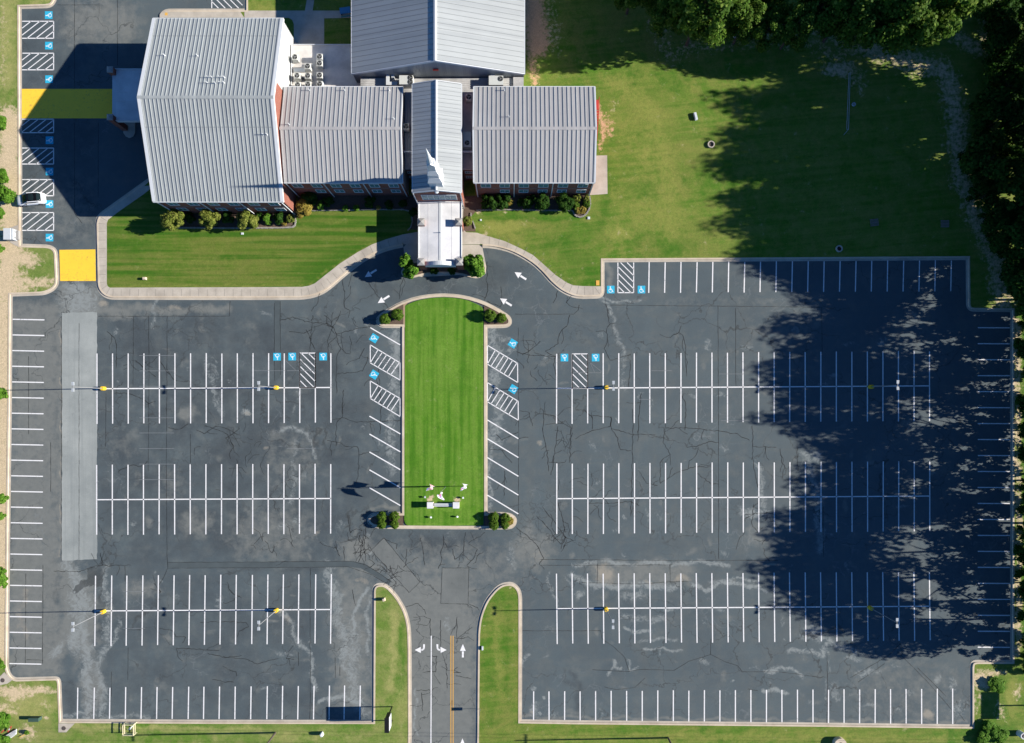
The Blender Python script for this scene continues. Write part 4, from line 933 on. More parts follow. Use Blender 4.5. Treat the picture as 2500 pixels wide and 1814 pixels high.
def vents(roof, pts, r, h=.45):
    for x, y in pts:
        px_, py_ = lean(x, y, Z(r))
        m = MB(); m.lathe(P3(px_, py_, Z(r)-.25), [(.16,0),(.07,.22),(.055,.25+h),(.055,.28+h)], 8)
        m.build('vent_pipe', M['trim'], roof)
def zslope(y, y0, ridge, y1, ze, zr):
    return ze+(zr-ze)*((y-y0)/(ridge-y0) if y < ridge else (y1-y)/(y1-ridge))
def roof_vents(roof, pts, b, h=.4):        # b = (y0, ridge, y1, ze, zr); stands each pipe on the slope it is seen on
    for x, y in pts:
        z = b[3]
        for _ in range(6):
            px_, py_ = lean(x, y, z+h*.6); z = zslope(py_, *b[:3], b[3], b[4])
        MB().lathe(P3(px_, py_, z-.05), [(.15,0),(.07,.16),(.055,.2+h),(.075,.22+h),(.075,.30+h)], 8).build('vent_pipe', M['trim'], roof)

ZE, ZR = Z(.0615), Z(.1)
# --- sanctuary (large block on the west)
bd = (103.7, 313.5, 523.4, Z(.0615), Z(.1))
T = thing('church_hall', 'largest silver ribbed-roof brick hall on the west, taller than the wing beside it', 'building', P3(576,313.5))
def at(parent): return parent
def rebase(root):                # parts are made in world coordinates: shift them under their empty
    loc = root.location.copy()
    for ch in root.children:
        ch.location = ch.location - loc
rf = gable(T, 427, 726, bd[0], bd[2], bd[1], bd[3], bd[4], 'x', M['roofA'], 8.95, verge=7.5)
gable_walls(T, 427, 726, bd[0], bd[2], bd[1], bd[3], bd[4], 'x', (M['siding'], M['brick'], M['brick'], None), inset=2)
# east wall: white siding to the north, red brick further south
zr_, ze_ = Z(.1)-.24, Z(.0615)-.24
def ez(y): return ze_+(zr_-ze_)*(1-abs(y-313.5)/210)
ys = 268
MB().poly([P3(724,105.7,0),P3(724,ys,0),P3(724,ys,ez(ys)),P3(724,105.7,ez(105.7))]).build('siding_wall', M['siding'], T)
MB().poly([P3(724,ys,0),P3(724,521.4,0),P3(724,521.4,ez(521.4)),P3(724,313.5,ez(313.5)),P3(724,ys,ez(ys))]).build('wall', M['brick'], T)
mb = MB()
for k in range(34):
    y = 107+k*4.7; mb.box(wx(724), wx(724)+.035, wy(y)-.02, wy(y)+.05, .3, ez(y)-.05)
mb.build('siding_ribs', M['siding'], T)
for i in range(6):
    window(T, 462+47*i, 521.4, 5.87, 1.55, 1.45); window(T, 464+46.8*i, 521.4, 2.75, 1.5, 1.3)
band(T, 429, 724, 521.4, 4.2)
for x in (436, 533, 624, 720.5): downspout(T, x, 522.2, Z(.0615))
for yy in (152, 372):
    zz = zslope(yy, *bd); lap = MB(); lap.bar(P3(434,yy,zz+.01), P3(719,yy,zz+.01), .10, .05); lap.build('lap_seam', M['roofseam'], rf)
roof_vents(rf, [(400.5,134),(481,135),(507,188),(516.7,188),(535.8,188),(546.8,188),(504.6,201),(524.9,202),(535.8,201),(546,201),(641.7,327.5),(651,327.5)], bd)
rebase(T)
# --- west classroom wing
bw = (260.5, 366.5, 479.6, Z(.0615), Z(.0775))
T = thing('classroom_wing', 'middle grey ribbed-roof brick wing joining the large hall to the steepled entrance block', 'building', P3(863,370))
rf = gable(T, 726.5, 1000, bw[0], bw[2], bw[1], bw[3], bw[4], 'x', M['roofB'], 9.9, verge=2.2, verge_sides=(0,1), ribw=1.4, ribh=.075)
gable_walls(T, 726.5, 1000, bw[0], bw[2], bw[1], bw[3], bw[4], 'x', (M['brick'], M['brick'], None, M['siding']), inset=1.6)
for i in range(6): window(T, 750.5+44.8*i, 478, 5.6, 1.5, 1.45)
for i in range(5): window(T, 794+44.8*i, 478, 2.75, 1.45, 1.3)
band(T, 728, 998, 478, 4.2)
for x in (731, 817, 908, 995): downspout(T, x, 478.8, Z(.0615))
roof_vents(rf, [(754.5,219.5),(840.6,219.5),(950,219.5),(961,289),(705,303)], bw)
rebase(T)
# --- east classroom wing
T = thing('classroom_wing', 'grey ribbed-roof brick wing farthest east, with a concrete patio at its side', 'building', P3(1301,370))
rf = gable(T, 1161.8, 1440.5, bw[0], bw[2], bw[1], bw[3], bw[4], 'x', M['roofB'], 9.9, verge=3.6, ribw=1.4, ribh=.075)
gable_walls(T, 1161.8, 1440.5, bw[0], bw[2], bw[1], bw[3], bw[4], 'x', (M['brick'], M['brick'], M['siding'], M['brick']), inset=1.6)
for i, x in enumerate((1189,1233,1277.5,1323,1368.7,1415)):
    window(T, x, 478, 5.6, 1.55, 1.45)
    if i: window(T, x, 478, 2.75, 1.5, 1.3)
band(T, 1163.5, 1439, 478, 4.2)
for x in (1167, 1255, 1344.5, 1436): downspout(T, x, 478.8, Z(.0615))
roof_vents(rf, [(1231,219.5),(1242,284)], bw)
# red outside stair on the east end
st = MB(); X = 1441.2
for k in range(12):
    st.box(wx(X), wx(X)+1.0, wy(292+k*5.2)-.36, wy(292+k*5.2), 3.6-.29*k, 3.6-.29*k+.05)
for xx in (.05, 1.0):
    st.bar((wx(X)+xx, wy(290), 3.7), (wx(X)+xx, wy(352), .35), .06, .22); st.bar((wx(X)+xx, wy(290), 4.7), (wx(X)+xx, wy(352), 1.35), .06)
    st.bar((wx(X)+xx, wy(290), 4.7), (wx(X)+xx, wy(266), 4.7), .06); st.bar((wx(X)+xx, wy(266), 0), (wx(X)+xx, wy(266), 4.7), .07)
st.box(wx(X), wx(X)+1.05, wy(290), wy(266), 3.55, 3.63)
st.build('outside_stair', M['red'], T)
rebase(T)
# --- gymnasium to the north
T = thing('gymnasium', 'wide pale-roofed gym block reaching out of the top of the photo, gable end facing south', 'building', P3(1079.5,0))
rf = gable(T, 880.5, 1278.5, -430, 225.6, 1079.5, Z(.055), Z(.0913), 'y', M['roofG'], 11.8, ribw=.7, ribh=.045, caph=.13, capw=3.5, seamless=True, verge=2.2, rib_m='roofseam')
gable_walls(T, 880.5, 1278.5, -430, 225.6, 1079.5, Z(.055), Z(.0913), 'y', (M['siding'], M['bluesiding'], M['siding'], M['siding']), inset=1.2)
mb = MB()
for k in range(82):
    x = 883+k*4.85; zt = Z(.055)-.3+(Z(.0913)-Z(.055))*(1-abs(x-1079.5)/199)
    mb.box(wx(x)-.05, wx(x)+.05, wy(224.4)-.045, wy(224.4), .3, zt)
mb.build('siding_ribs', M['bluesiding'], T)
MB().box(wx(1070)-.0, wx(1070)+.9, wy(224.4)-.25, wy(224.4), 8.0, 8.25).build('wall_lamp', M['red'], T)
rebase(T)
# --- entrance nave with steeple
bn = (1024.5, 1080.4, 1134.8, Z(.0712), Z(.0812))
T = thing('entrance_block', 'narrow pale-roofed entrance block between the wings, running north to south under the steeple', 'building', P3(1079,384))
rf = gable(T, bn[0], bn[2], 261, 507.6, 1080.0, bn[3], bn[4], 'y', M['roofG'], 9.3, ribw=.7, ribh=.045, caph=.10, capw=2.4, seamless=True, verge=1.8, rib_m='roofseam')
gable_walls(T, bn[0], bn[2], 261, 507.6, 1080.0, bn[3], bn[4], 'y', (M['siding'], M['brick'], M['brick'], M['brick']), inset=1.3)
window(T, 1081, 506.3, 5.85, 5.7, 2.4, cols=6, rows=3, name='gable_window')
MB().lathe(P3(1080,507.8,9.1), [(.35,0),(.35,.12),(.2,.2)], 14).build('gable_lamp', M['frame'], T)
for x in (1025.5, 1132.5): downspout(T, x, 507, Z(.0712))
rebase(T)
# --- low linking roofs
T = thing('low_link_roof', 'weathered low metal roof in the strip between the gym and the two wings', 'building', P3(1085,243))
m = MB().box(wx(897), wx(1277), wy(261.5), wy(226.5), Z(.043), Z(.045)).build('roof', M['weathered'], T)
r_ = MB()
for k in range(7):
    y = 229+k*5.2; r_.box(wx(897), wx(1277), wy(y)-.03, wy(y)+.03, Z(.045), Z(.045)+.05)
r_.build('standing_seams', M['weathered'], m)
MB().box(wx(899), wx(1275), wy(261), wy(227), 0, Z(.043)).build('wall', M['brick'], T)
MB().box(wx(1253), wx(1277), wy(261.4), wy(226.6), Z(.0452), Z(.0475)).build('raised_roof_box', M['weathered'], T)
rebase(T)
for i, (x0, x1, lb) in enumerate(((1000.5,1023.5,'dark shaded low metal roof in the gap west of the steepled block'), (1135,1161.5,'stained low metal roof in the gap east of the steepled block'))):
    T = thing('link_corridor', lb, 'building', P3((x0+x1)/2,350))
    m = MB().box(wx(x0), wx(x1), wy(442), wy(262), Z(.046), Z(.048)).build('roof', M['weathered'] if i else M['bluesiding'], T)  # west roof and its seams: blue-grey colour imitates the shade in that gap
    r_ = MB()
    for k in range(5):
        x = x0+2+(x1-x0-4)*k/4; r_.box(wx(x)-.03, wx(x)+.03, wy(441), wy(263), Z(.048), Z(.048)+.06)
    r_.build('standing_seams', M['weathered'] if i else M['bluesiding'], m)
    MB().box(wx(x0)+.02, wx(x1)-.02, wy(440.8), wy(263), 0, Z(.046)).build('wall', M['brick'], T)
    MB().box(wx(x0), wx(x1), wy(406.5), wy(403.5), Z(.053), Z(.056)).build('cross_gutter', M['trim'], T)
    window(T, (x0+x1)/2, 440.9, 4.3, 1.1, .8, cols=3); window(T, (x0+x1)/2, 440.9, 2.0, 1.1, .8, cols=3)
    rebase(T)
# --- flat equipment court roof
T = thing('flat_roof_link', 'flat white-roofed link holding the air conditioners, between the large hall and the gym', 'building', P3(803,197))
MB().box(wx(726.5), wx(897), wy(260), wy(134), Z(.026), Z(.028)).build('roof', M['membrane2'], T)
MB().box(wx(727), wx(896), wy(259), wy(136), 0, Z(.026)).build('wall', M['brick'], T)
mb = MB()
for a, b, c, d in ((726.5,897,134,135.6),(726.5,728,135.6,260)): mb.box(wx(a), wx(b), wy(d), wy(c), Z(.028), Z(.028)+.22)
mb.build('parapet', M['trim'], T)
MB().box(wx(794), wx(805), wy(262), wy(222), Z(.028), Z(.028)+.5).build('roof_hatch', M['bluesiding'], T)
rebase(T)
# --- steeple
T = thing('steeple', 'white stepped church steeple with a sharp spire, standing on the entrance block ridge', 'steeple', P3(1080.4,484.5,Z(.0765)))
z0 = Z(.0765)
def sqring(mb_, h0, z0_, h1, z1_):
    v = [(sx*h0, sy_*h0, z0_) for sx, sy_ in ((-1,-1),(1,-1),(1,1),(-1,1))]+[(sx*h1, sy_*h1, z1_) for sx, sy_ in ((-1,-1),(1,-1),(1,1),(-1,1))]
    mb_.add(v, [(0,1,5,4),(1,2,6,5),(2,3,7,6),(3,0,4,7),(4,5,6,7)])
u = S
m = MB(); sqring(m, 15*u, 0, 15*u, Z(.019)); sqring(m, 16.4*u, Z(.019), 16.4*u, Z(.0205)); m.build('base', M['steeple'], T)
m = MB(); sqring(m, 16.2*u, Z(.0206), 11.5*u, Z(.030)); m.build('lower_skirt', M['steeple'], T)
m = MB(); sqring(m, 11*u, Z(.0301), 11*u, Z(.042)); sqring(m, 12.6*u, Z(.042), 12.6*u, Z(.0434)); m.build('middle_stage', M['steeple'], T)
m = MB(); sqring(m, 12.4*u, Z(.0435), 8.4*u, Z(.051)); m.build('upper_skirt', M['steeple'], T)
m = MB(); sqring(m, 8*u, Z(.0511), 8*u, Z(.069))
for k in range(4):
    c, s_ = math.cos(k*PI/2), math.sin(k*PI/2)
    Tq = lambda a, b, z: (a*c-b*s_, a*s_+b*c, z)
    a = 8.02*u; m.add([Tq(a,-8*u,Z(.069)),Tq(a,8*u,Z(.069)),Tq(a,0,Z(.0745)),Tq(0,0,Z(.0745))], [(0,1,2),(1,3,2),(0,2,3)])
    m.add([Tq(a+.03,-2.6*u,Z(.054)),Tq(a+.03,2.6*u,Z(.054)),Tq(a+.03,2.6*u,Z(.066)),Tq(a+.03,0,Z(.070)),Tq(a+.03,-2.6*u,Z(.066))], [(0,1,2,3,4)])
m.build('belfry', M['steeple'], T)
m = MB(); m.lathe((0,0,0), [(7.4*u,Z(.069)),(6.2*u,Z(.0755)),(.3*u,Z(.115)),(.1*u,Z(.1158))], 8); m.build('spire', M['steeple'], T)
# --- entrance canopy
T = thing('entrance_canopy', 'white flat-roofed drive-through canopy on brick pillars in front of the steepled block', 'canopy', P3(1080,600))
zc = Z(.0295)
m = MB(); a = [P3(1028.7,506.8,zc-.15),P3(1080,506.8,zc+.12),P3(1129.7,506.8,zc-.15)]; b = [P3(1028.7,648.7,zc-.15),P3(1080,648.7,zc+.12),P3(1129.7,648.7,zc-.15)]
m.poly([a[0],b[0],b[1],a[1]]); m.poly([a[1],b[1],b[2],a[2]]); m.box(a[0][0],a[2][0],b[0][1],a[0][1],zc-1.0,zc-.152)
rf = m.build('canopy_roof', M['membrane'], T)
m = MB(); m.bar(P3(1080,506.8,zc+.13), P3(1080,646,zc+.13), .35, .05); m.build('ridge_strip', M['duct'], rf)
m = MB()
for x in (1052,1108): m.bar(P3(x,507,zc-.02), P3(x,648,zc-.02), .06, .03)
m.build('membrane_seams', M['membrane'], rf)
m = MB()
for x0, x1, y0, y1 in ((1027.6,1029,506.8,649),(1129.4,1130.8,506.8,649)): m.box(wx(x0),wx(x1),wy(y1),wy(y0),zc-1.0,zc-.02)
m.build('fascia', M['trim'], T)
MB().lathe(P3(1081.5,581,zc+.1), [(.12,0),(.06,.2),(.06,.5)], 8).build('vent_pipe', M['trim'], rf)
def pillar(parent, x, y, zt, half=8.6, capm='cap'):
    p = MB().box(wx(x)-half*.9*S, wx(x)+half*.9*S, wy(y)-half*.9*S, wy(y)+half*.9*S, 0, zt-.22).build('pillar', M['brick'], parent)
    q = MB(); hx = half*S; c = (wx(x), wy(y)); 
    q.box(c[0]-hx, c[0]+hx, c[1]-hx, c[1]+hx, zt-.22, zt-.08)
    q.add([(c[0]-hx,c[1]-hx,zt-.08),(c[0]+hx,c[1]-hx,zt-.08),(c[0]+hx,c[1]+hx,zt-.08),(c[0]-hx,c[1]+hx,zt-.08),(c[0],c[1],zt+.16)], [(0,1,4),(1,2,4),(2,3,4),(3,0,4)])
    q.build('pillar_cap', M[capm], p)
for x, y in ((1036,558),(1124.5,558),(1035.5,652),(1126,652)): pillar(T, x, y, Z(.0368))
m = MB(); n = 14; pts = []
for k in range(n+1):
    t_ = k/n; x = 1044+t_*(1117-1044); zt = Z(.030)+math.sin(PI*t_)*.95; pts.append((x, zt))
for (xa, za), (xb, zb) in zip(pts[:-1], pts[1:]):
    for yy in (650.2, 659.8):
        m.poly([P3(xa,yy,Z(.0215)),P3(xb,yy,Z(.0215)),P3(xb,yy,zb),P3(xa,yy,za)])
    m.poly([P3(xa,650.2,za),P3(xb,650.2,zb),P3(xb,659.8,zb),P3(xa,659.8,za)])
m.build('arched_fascia', M['duct'], T)
rebase(T)
# --- west porch in the shade
T = thing('side_porch', 'shaded flat porch roof over the yellow crossing on the west side of the large hall', 'canopy', P3(368,255))
zp = Z(.030)
rf = MB().box(wx(312), wx(428), wy(316), wy(195), zp-.2, zp).build('porch_roof', M['membrane'], T)
m = MB()
for x0, x1, y0, y1 in ((312,428,193.8,195),(312,428,316,317.2),(303,312,207,306)): m.box(wx(x0),wx(x1),wy(y1),wy(y0),zp-.5,zp+(.25 if x0 != 303 else -.05))
m.build('fascia', M['trim'], T)
for y in (226,248,270,292): MB().box(wx(312.5), wx(427), wy(y)-.03, wy(y)+.03, zp, zp+.03).build('membrane_seam', M['membrane'], rf)
for y in (202, 313.6): pillar(T, 306.5, y, Z(.040), 7, 'cap')
for y in (202, 313.6): MB().box(wx(420)-.3, wx(420)+.3, wy(y)-.3, wy(y)+.3, 0, zp-.2).build('pillar', M['brick'], T)
rebase(T)
sheet('porch_island', [(302,296),(331,296),(331,325),(326,334),(317,338),(308,334),(302,325)], .12, M['walk'])
sheet('porch_island', [(332,216),(427,216),(427,290),(332,290)], .12, M['walk'])

# ================================================================ AIR CONDITIONING AND DUCTS
def condenser_parts(t, w=.98, h=1.0, stand=.25, fan=.44):
    b = MB().box(-w/2,w/2,-w/2,w/2,stand,stand+h); b.build('casing', M['hvac'], t)
    f = MB().lathe((0,0,stand+h), [(fan+.05,0),(fan+.05,.05),(fan,.055),(fan,.015)], 20, cap=False); f.build('fan_ring', M['hvac'], t)
    g = MB().lathe((0,0,stand+h), [(fan,.004),(fan,.012)], 20); g.build('fan_opening', M['hvacdark'], t)
    bl_ = MB()
    for k in range(3):
        a = 2*PI*k/3+.4; bl_.obox((math.cos(a)*fan*.5, math.sin(a)*fan*.5, stand+h+.03), (math.cos(a)*fan*.45, math.sin(a)*fan*.45, 0), (-math.sin(a)*.05, math.cos(a)*.05, .008), (0,0,.006))
    bl_.lathe((0,0,stand+h), [(.06,.02),(.06,.05)], 10); bl_.build('fan_blades', M['pole'], t)
    l = MB()
    for sx in (-1,1):
        for sy_ in (-1,1): l.box(sx*w*.42-.04, sx*w*.42+.04, sy_*w*.42-.04, sy_*w*.42+.04, 0, stand)
    l.build('feet', M['hvacdark'], t)
cl = ['square beige condenser on a tall stand alone at the north-west of the white court roof','beige condenser just north of the paired units, at the shade line on the court roof','beige condenser, west one of the pair in the middle row on the court roof','beige condenser, east one of the sunlit pair in the middle row on the court roof','beige condenser, westernmost of the row against the ribbed wing roof','beige condenser in the row against the ribbed wing roof, beside the shade edge','shaded round-fan condenser second from the south in the shaded column of units','shaded round-fan condenser at the south end of the shaded column','small pale shaded condenser at the north end of the shaded column','small pale shaded condenser second from the north in the shaded column']
proto = None
zb = Z(.028)
for i, (x, y) in enumerate(((720,139.4),(750.8,161.9),(725.3,184.8),(751.3,185.2),(726.6,207.3),(751.7,206.4),(780,184),(780.4,205),(780,138.5),(780,154.8))):
    px_, py_ = lean(x, y, zb+1.2); loc = P3(px_, py_, zb)
    if proto is None:
        proto = thing('condenser_unit', cl[0], 'air conditioner', loc, 0, 'condensers on the court roof'); condenser_parts(proto); 
    else: dup(proto, loc, 0, cl[i])
# small units in the gaps and on the strip
for x, y, r_, lb in ((1144.5,237,.058,'single condenser at the north end of the gap east of the steepled block'), (991.5,309,.058,'dark shaded condenser in the gap west of the steepled block')):
    px_, py_ = lean(x, y, Z(r_)); dup(proto, P3(px_, py_, Z(.048)), 0, lb, 'condensers in the roof gaps')
def rtu(lb, x, y, w, d, h, zb_, fans, fr=.42):
    px_, py_ = lean(x, y, zb_+h); t = thing('rooftop_unit', lb, 'air conditioner', P3(px_, py_, zb_))
    MB().box(-w/2,w/2,-d/2,d/2,.12,h).build('casing', M['hvac'], t); MB().box(-w/2+.1,w/2-.1,-d/2+.1,d/2-.1,0,.12).build('base_rail', M['hvacdark'], t)
    for fx, fy in fans:
        MB().lathe((fx,fy,h), [(fr,.004),(fr,.05),(fr-.05,.055),(fr-.05,.02)], 18, cap=False).build('fan_ring', M['hvacdark'], t)
        g = MB().lathe((fx,fy,h), [(fr-.05,.004),(fr-.05,.012)], 18)
        g.build('fan_opening', M['hvacdark'], t)
        b = MB()
        for k in range(3):
            a = 2*PI*k/3; b.obox((fx+math.cos(a)*.18, fy+math.sin(a)*.18, h+.03), (math.cos(a)*.17, math.sin(a)*.17, 0), (-math.sin(a)*.04, math.cos(a)*.04, .0), (0,0,.006))
        b.build('fan_blades', M['pole'], t)
    MB().box(-w/2-.03,-w/2,-d/2+.2,d/2-.2,.3,h-.3).build('side_grille', M['hvacdark'], t)
    return t
rtu('long beige two-fan rooftop unit beside the north end of the steepled block', 991.5, 194.8, 2.3, 1.5, 1.5, Z(.045), ((.7,.36),(.7,-.36)))
rtu('beige one-fan rooftop unit with a hood, east end of the low strip by the gym', 1211, 196, 2.4, 1.55, 1.4, Z(.045), ((.75,.25),))
rtu('long narrow grey one-fan rooftop unit in the shaded gap east of the steeple', 1140.5, 340, 1.35, 2.5, 1.1, Z(.048), ((0,-.6),), fr=.40)
def duct(lb, pts, w, h, zb_):
    m = MB()
    P = [P3(*lean(x, y, zb_+h), zb_+h/2) for x, y in pts]
    for i, (a, b) in enumerate(zip(P[:-1], P[1:])):
        d = Vector((b[0]-a[0], b[1]-a[1], 0)).normalized()*(w/2-.002*(i+1)); m.bar(Vector(a)-d, Vector(b)+d, w-.004*i, h-.004*i)
    tag(m.build('air_duct', M['duct']), lb, 'duct')
duct('L-shaped pale metal duct on the low roof, west of the two-fan unit', [(946.5,180),(946.5,203.5),(966,203.5)], .55, .9, Z(.045))
duct('short pale metal duct end by the gym wall, beside the L-shaped duct', [(959,179),(959,186)], .5, .8, Z(.045))
duct('pale hood duct rising beside the one-fan unit at the east end of the strip', [(1203,178),(1203,184)], .75, .9, Z(.045))
duct('flat grey duct box between the condensers on the white court roof', [(722,171),(741,171)], .6, .35, Z(.028))
# pipes between the condensers
mb = MB(); rg2 = random.Random(3)
for _ in range(16):
    x, y = rg2.uniform(728,752), rg2.uniform(191,200); a = P3(*lean(x,y,zb), zb+.12); mb.bar(a, (a[0]+rg2.uniform(-.9,.9), a[1]+rg2.uniform(-.4,.4), zb+.2), .05)
for x in (712,714): mb.bar(P3(*lean(x,170,zb), zb+.1), P3(*lean(x+2,206,zb), zb+.1), .05)
tag(mb.build('refrigerant_pipes', M['hvacdark']), 'tangle of thin dark pipes between the condensers on the court roof', 'pipes')
# ================================================================ PLANTS
def foliage(seed, n, rad, leaf, clumps=26, zc=1.0, hole=.0, shell=.55, jit=.55, droop=0.0, clump_r=.34):
    """leaf-sized faces clustered in clumps through an ellipsoid of half-axes rad; returns a mesh with a tone attribute."""
    rg_ = np.random.default_rng(seed)
    C = []
    while len(C) < clumps:
        p = rg_.normal(size=3); p /= np.linalg.norm(p); q = p*(shell+(1-shell)*rg_.random())
        if q[2] < -.75: continue
        C.append(q)
    C = np.array(C); cr = clump_r*(.6+.8*rg_.random(clumps)); wgt = cr**2; wgt /= wgt.sum()
    k = rg_.choice(clumps, n, p=wgt)
    d = rg_.normal(size=(n,3)); d /= np.linalg.norm(d,axis=1)[:,None]; d *= (rg_.random(n)**.45)[:,None]
    pos = (C[k] + d*cr[k][:,None])*np.array(rad)
    nrm = d*1.0 + C[k]*.5 + rg_.normal(size=(n,3))*jit + np.array([0,0,.45]); nrm /= np.linalg.norm(nrm,axis=1)[:,None]
    t1 = np.cross(nrm, rg_.normal(size=(n,3))); t1 /= np.linalg.norm(t1,axis=1)[:,None]; t2 = np.cross(nrm, t1)
    s_ = leaf*(.6+.8*rg_.random(n))[:,None]
    asp = (.55+.35*rg_.random(n))[:,None]
    V = np.stack([pos-t1*s_, pos-t2*s_*asp*.9+t1*s_*.1, pos+t1*s_, pos+t2*s_*asp], 1).reshape(-1,3)
    me = bpy.data.meshes.new('crown')
    me.vertices.add(4*n); me.vertices.foreach_set('co', V.ravel())
    me.loops.add(4*n); me.loops.foreach_set('vertex_index', np.arange(4*n, dtype=np.int32))
    me.polygons.add(n); me.polygons.foreach_set('loop_start', (np.arange(n)*4).astype(np.int32)); me.polygons.foreach_set('loop_total', np.full(n,4,dtype=np.int32))
    me.update(calc_edges=True)
    a = me.attributes.new('tone', 'FLOAT_COLOR', 'POINT'); tn = np.zeros((4*n,4)); ctone = rg_.random(clumps)
    tn[:,0] = np.repeat(np.clip(ctone[k]*.6+rg_.random(n)*.4,0,1),4); tn[:,1] = np.repeat(rg_.random(n),4); tn[:,3] = 1
    a.data.foreach_set('color', tn.astype(np.float32).ravel())
    return me
def leafobj(name, me, mat, parent, loc=(0,0,0)):
    me.materials.clear(); me.materials.append(mat)
    o = bpy.data.objects.new(name, me); col.objects.link(o); o.parent = parent; o.location = loc; return o
def trunk(parent, h, r, seed, limbs=7, top=.8, spread=.5):
    rg_ = random.Random(seed); m = MB(); pts = []; x = y = 0
    for k in range(7):
        pts.append((x, y, h*top*k/6)); x += rg_.uniform(-.03,.03)*h*.3; y += rg_.uniform(-.03,.03)*h*.3
    m.tube(pts, r, 9, taper=r*.25)
    for k in range(limbs):
        i = rg_.randint(2,5); p = Vector(pts[i]); a = rg_.uniform(0,2*PI); L = h*spread*rg_.uniform(.5,.9)*(1-i/9)
        q = [p, p+Vector((math.cos(a)*L*.5, math.sin(a)*L*.5, L*.45)), p+Vector((math.cos(a)*L, math.sin(a)*L, L*.8))]
        m.tube(q, r*.42, 6, taper=r*.08)
    return m.build('trunk', M['bark'], parent)
def tree_proto(name, label, cat, h, rad, seed, n, leaf, mat, group, zc=.62, tr=.28, clumps=34, **kw):
    t = thing(name, label, cat, (0,0,0), 0, group)
    trunk(t, h, tr, seed)
    leafobj('crown', foliage(seed, n, rad, leaf, clumps, **kw), M[mat], t, (0,0,h*zc))
    return t
wood = [tree_proto('tree', 'x', 'tree', 20, (5.0,4.8,7.4), 11+i, 9000, .30, ('leaf_wood','leaf_wood','leaf_wood')[i], 'tall trees of the wood on the east', zc=.63, tr=.33, clumps=48, clump_r=.30, shell=.35) for i in range(3)]
thin = [tree_proto('tree', 'x', 'tree', 20, (5.4,5.2,5.6), 31+i, 4300, .31, 'leaf_wood', 'tall trees of the wood on the east', zc=.74, tr=.30, clumps=40, clump_r=.27, shell=.42) for i in range(2)]
used = [0]*3; usedt = [0]*2
def put_tree(protos, used_, i, x, y, z, s_, rz, label, group=None):
    loc = P3(x, y, z)
    if not used_[i]:
        used_[i] = 1; p = protos[i]; p.location = loc; p.rotation_euler = (0,0,rz); p.scale = s_; p['label'] = label
        if group: p['group'] = group
        return p
    return dup(protos[i], loc, rz, label, group, s_)
rt = random.Random(21)
# front rank of the wood: y, where the tip of its shadow falls, trunk x
rank = [(40,2230,2460),(118,2000,2470),(205,1850,2450),(262,1715,2480),(330,1725,2462),(405,1720,2475),(480,1725,2460),(548,1745,2478),(600,1775,2470),(640,1795,2480),(672,1850,2490),(705,1925,2500),(742,1990,2520),(806,1905,2530),(868,1872,2535),(930,1830,2530),(992,1885,2545),(1052,1945,2530),(1112,1985,2540),(1168,1935,2530),(1228,1925,2545),(1288,1905,2530),(1350,1865,2540),(1412,1855,2530),(1470,1925,2535),(1520,1985,2530),(1568,2080,2540)]
for i, (y, xs, xt) in enumerate(rank):
    hh = (xt-xs+(32 if y > 640 else 18))/3832*H
    s_ = hh/21.3*rt.uniform(.97,1.03); w = rt.uniform(.82,1.02) if y < 640 else rt.uniform(.74,.98)
    pr_ = (wood, used, rt.randrange(3)) if y < 700 else (thin, usedt, i % 2)
    put_tree(*pr_, xt, y-11, 0, (s_*w, s_*w, s_), rt.uniform(0,6.28), '%s tall dark tree from the north along the east wood edge' % ORD[i])
# second rank, behind and partly outside the frame
for i in range(11):
    y = 20+i*150+rt.uniform(-15,15); x = 2600+rt.uniform(-20,30)
    if y > 1440 or y < 230 or (y > 700 and i % 2): continue
    s_ = rt.uniform(.85,.98) if y < 700 else rt.uniform(.78,.95); put_tree(*((wood, used, rt.randrange(3)) if y < 700 else (thin, usedt, i % 2)), x+(40 if y > 700 else 0), y, 0, (s_*.85,s_*.85,s_), rt.uniform(0,6.28), 'tall tree deeper in the east wood, %s from the north' % ORD[i], 'trees behind the front row of the wood')
put_tree(wood, used, 1, 2585, 548, 0, (.9,.9,.92), 1.0, 'added tall tree deeper in the east wood, shading the ground by the slatted pallet', 'trees behind the front row of the wood')  # unseen tree, added to close sunlit patches in the wood's shade
# lower trees hard behind the east kerb
low = [tree_proto('tree', 'x', 'tree', 9.5, (3.2,3.2,3.9), 91+i, 1900, .25, 'leaf_wood', 'lower trees close behind the east kerb', zc=.55, tr=.16, clumps=30, clump_r=.25, shell=.3) for i in range(2)]
usedl = [0]*2
for i, y in enumerate((790,845,905,985,1050,1105,1170,1235,1300,1365,1420,1480,1545)):
    s_ = rt.uniform(.85,1.2); put_tree(low, usedl, i % 2, 2532+rt.uniform(-4,14), y, .1, (s_,s_,s_), rt.uniform(0,6.28), '%s lower tree from the north, close behind the long east kerb' % ORD[i])
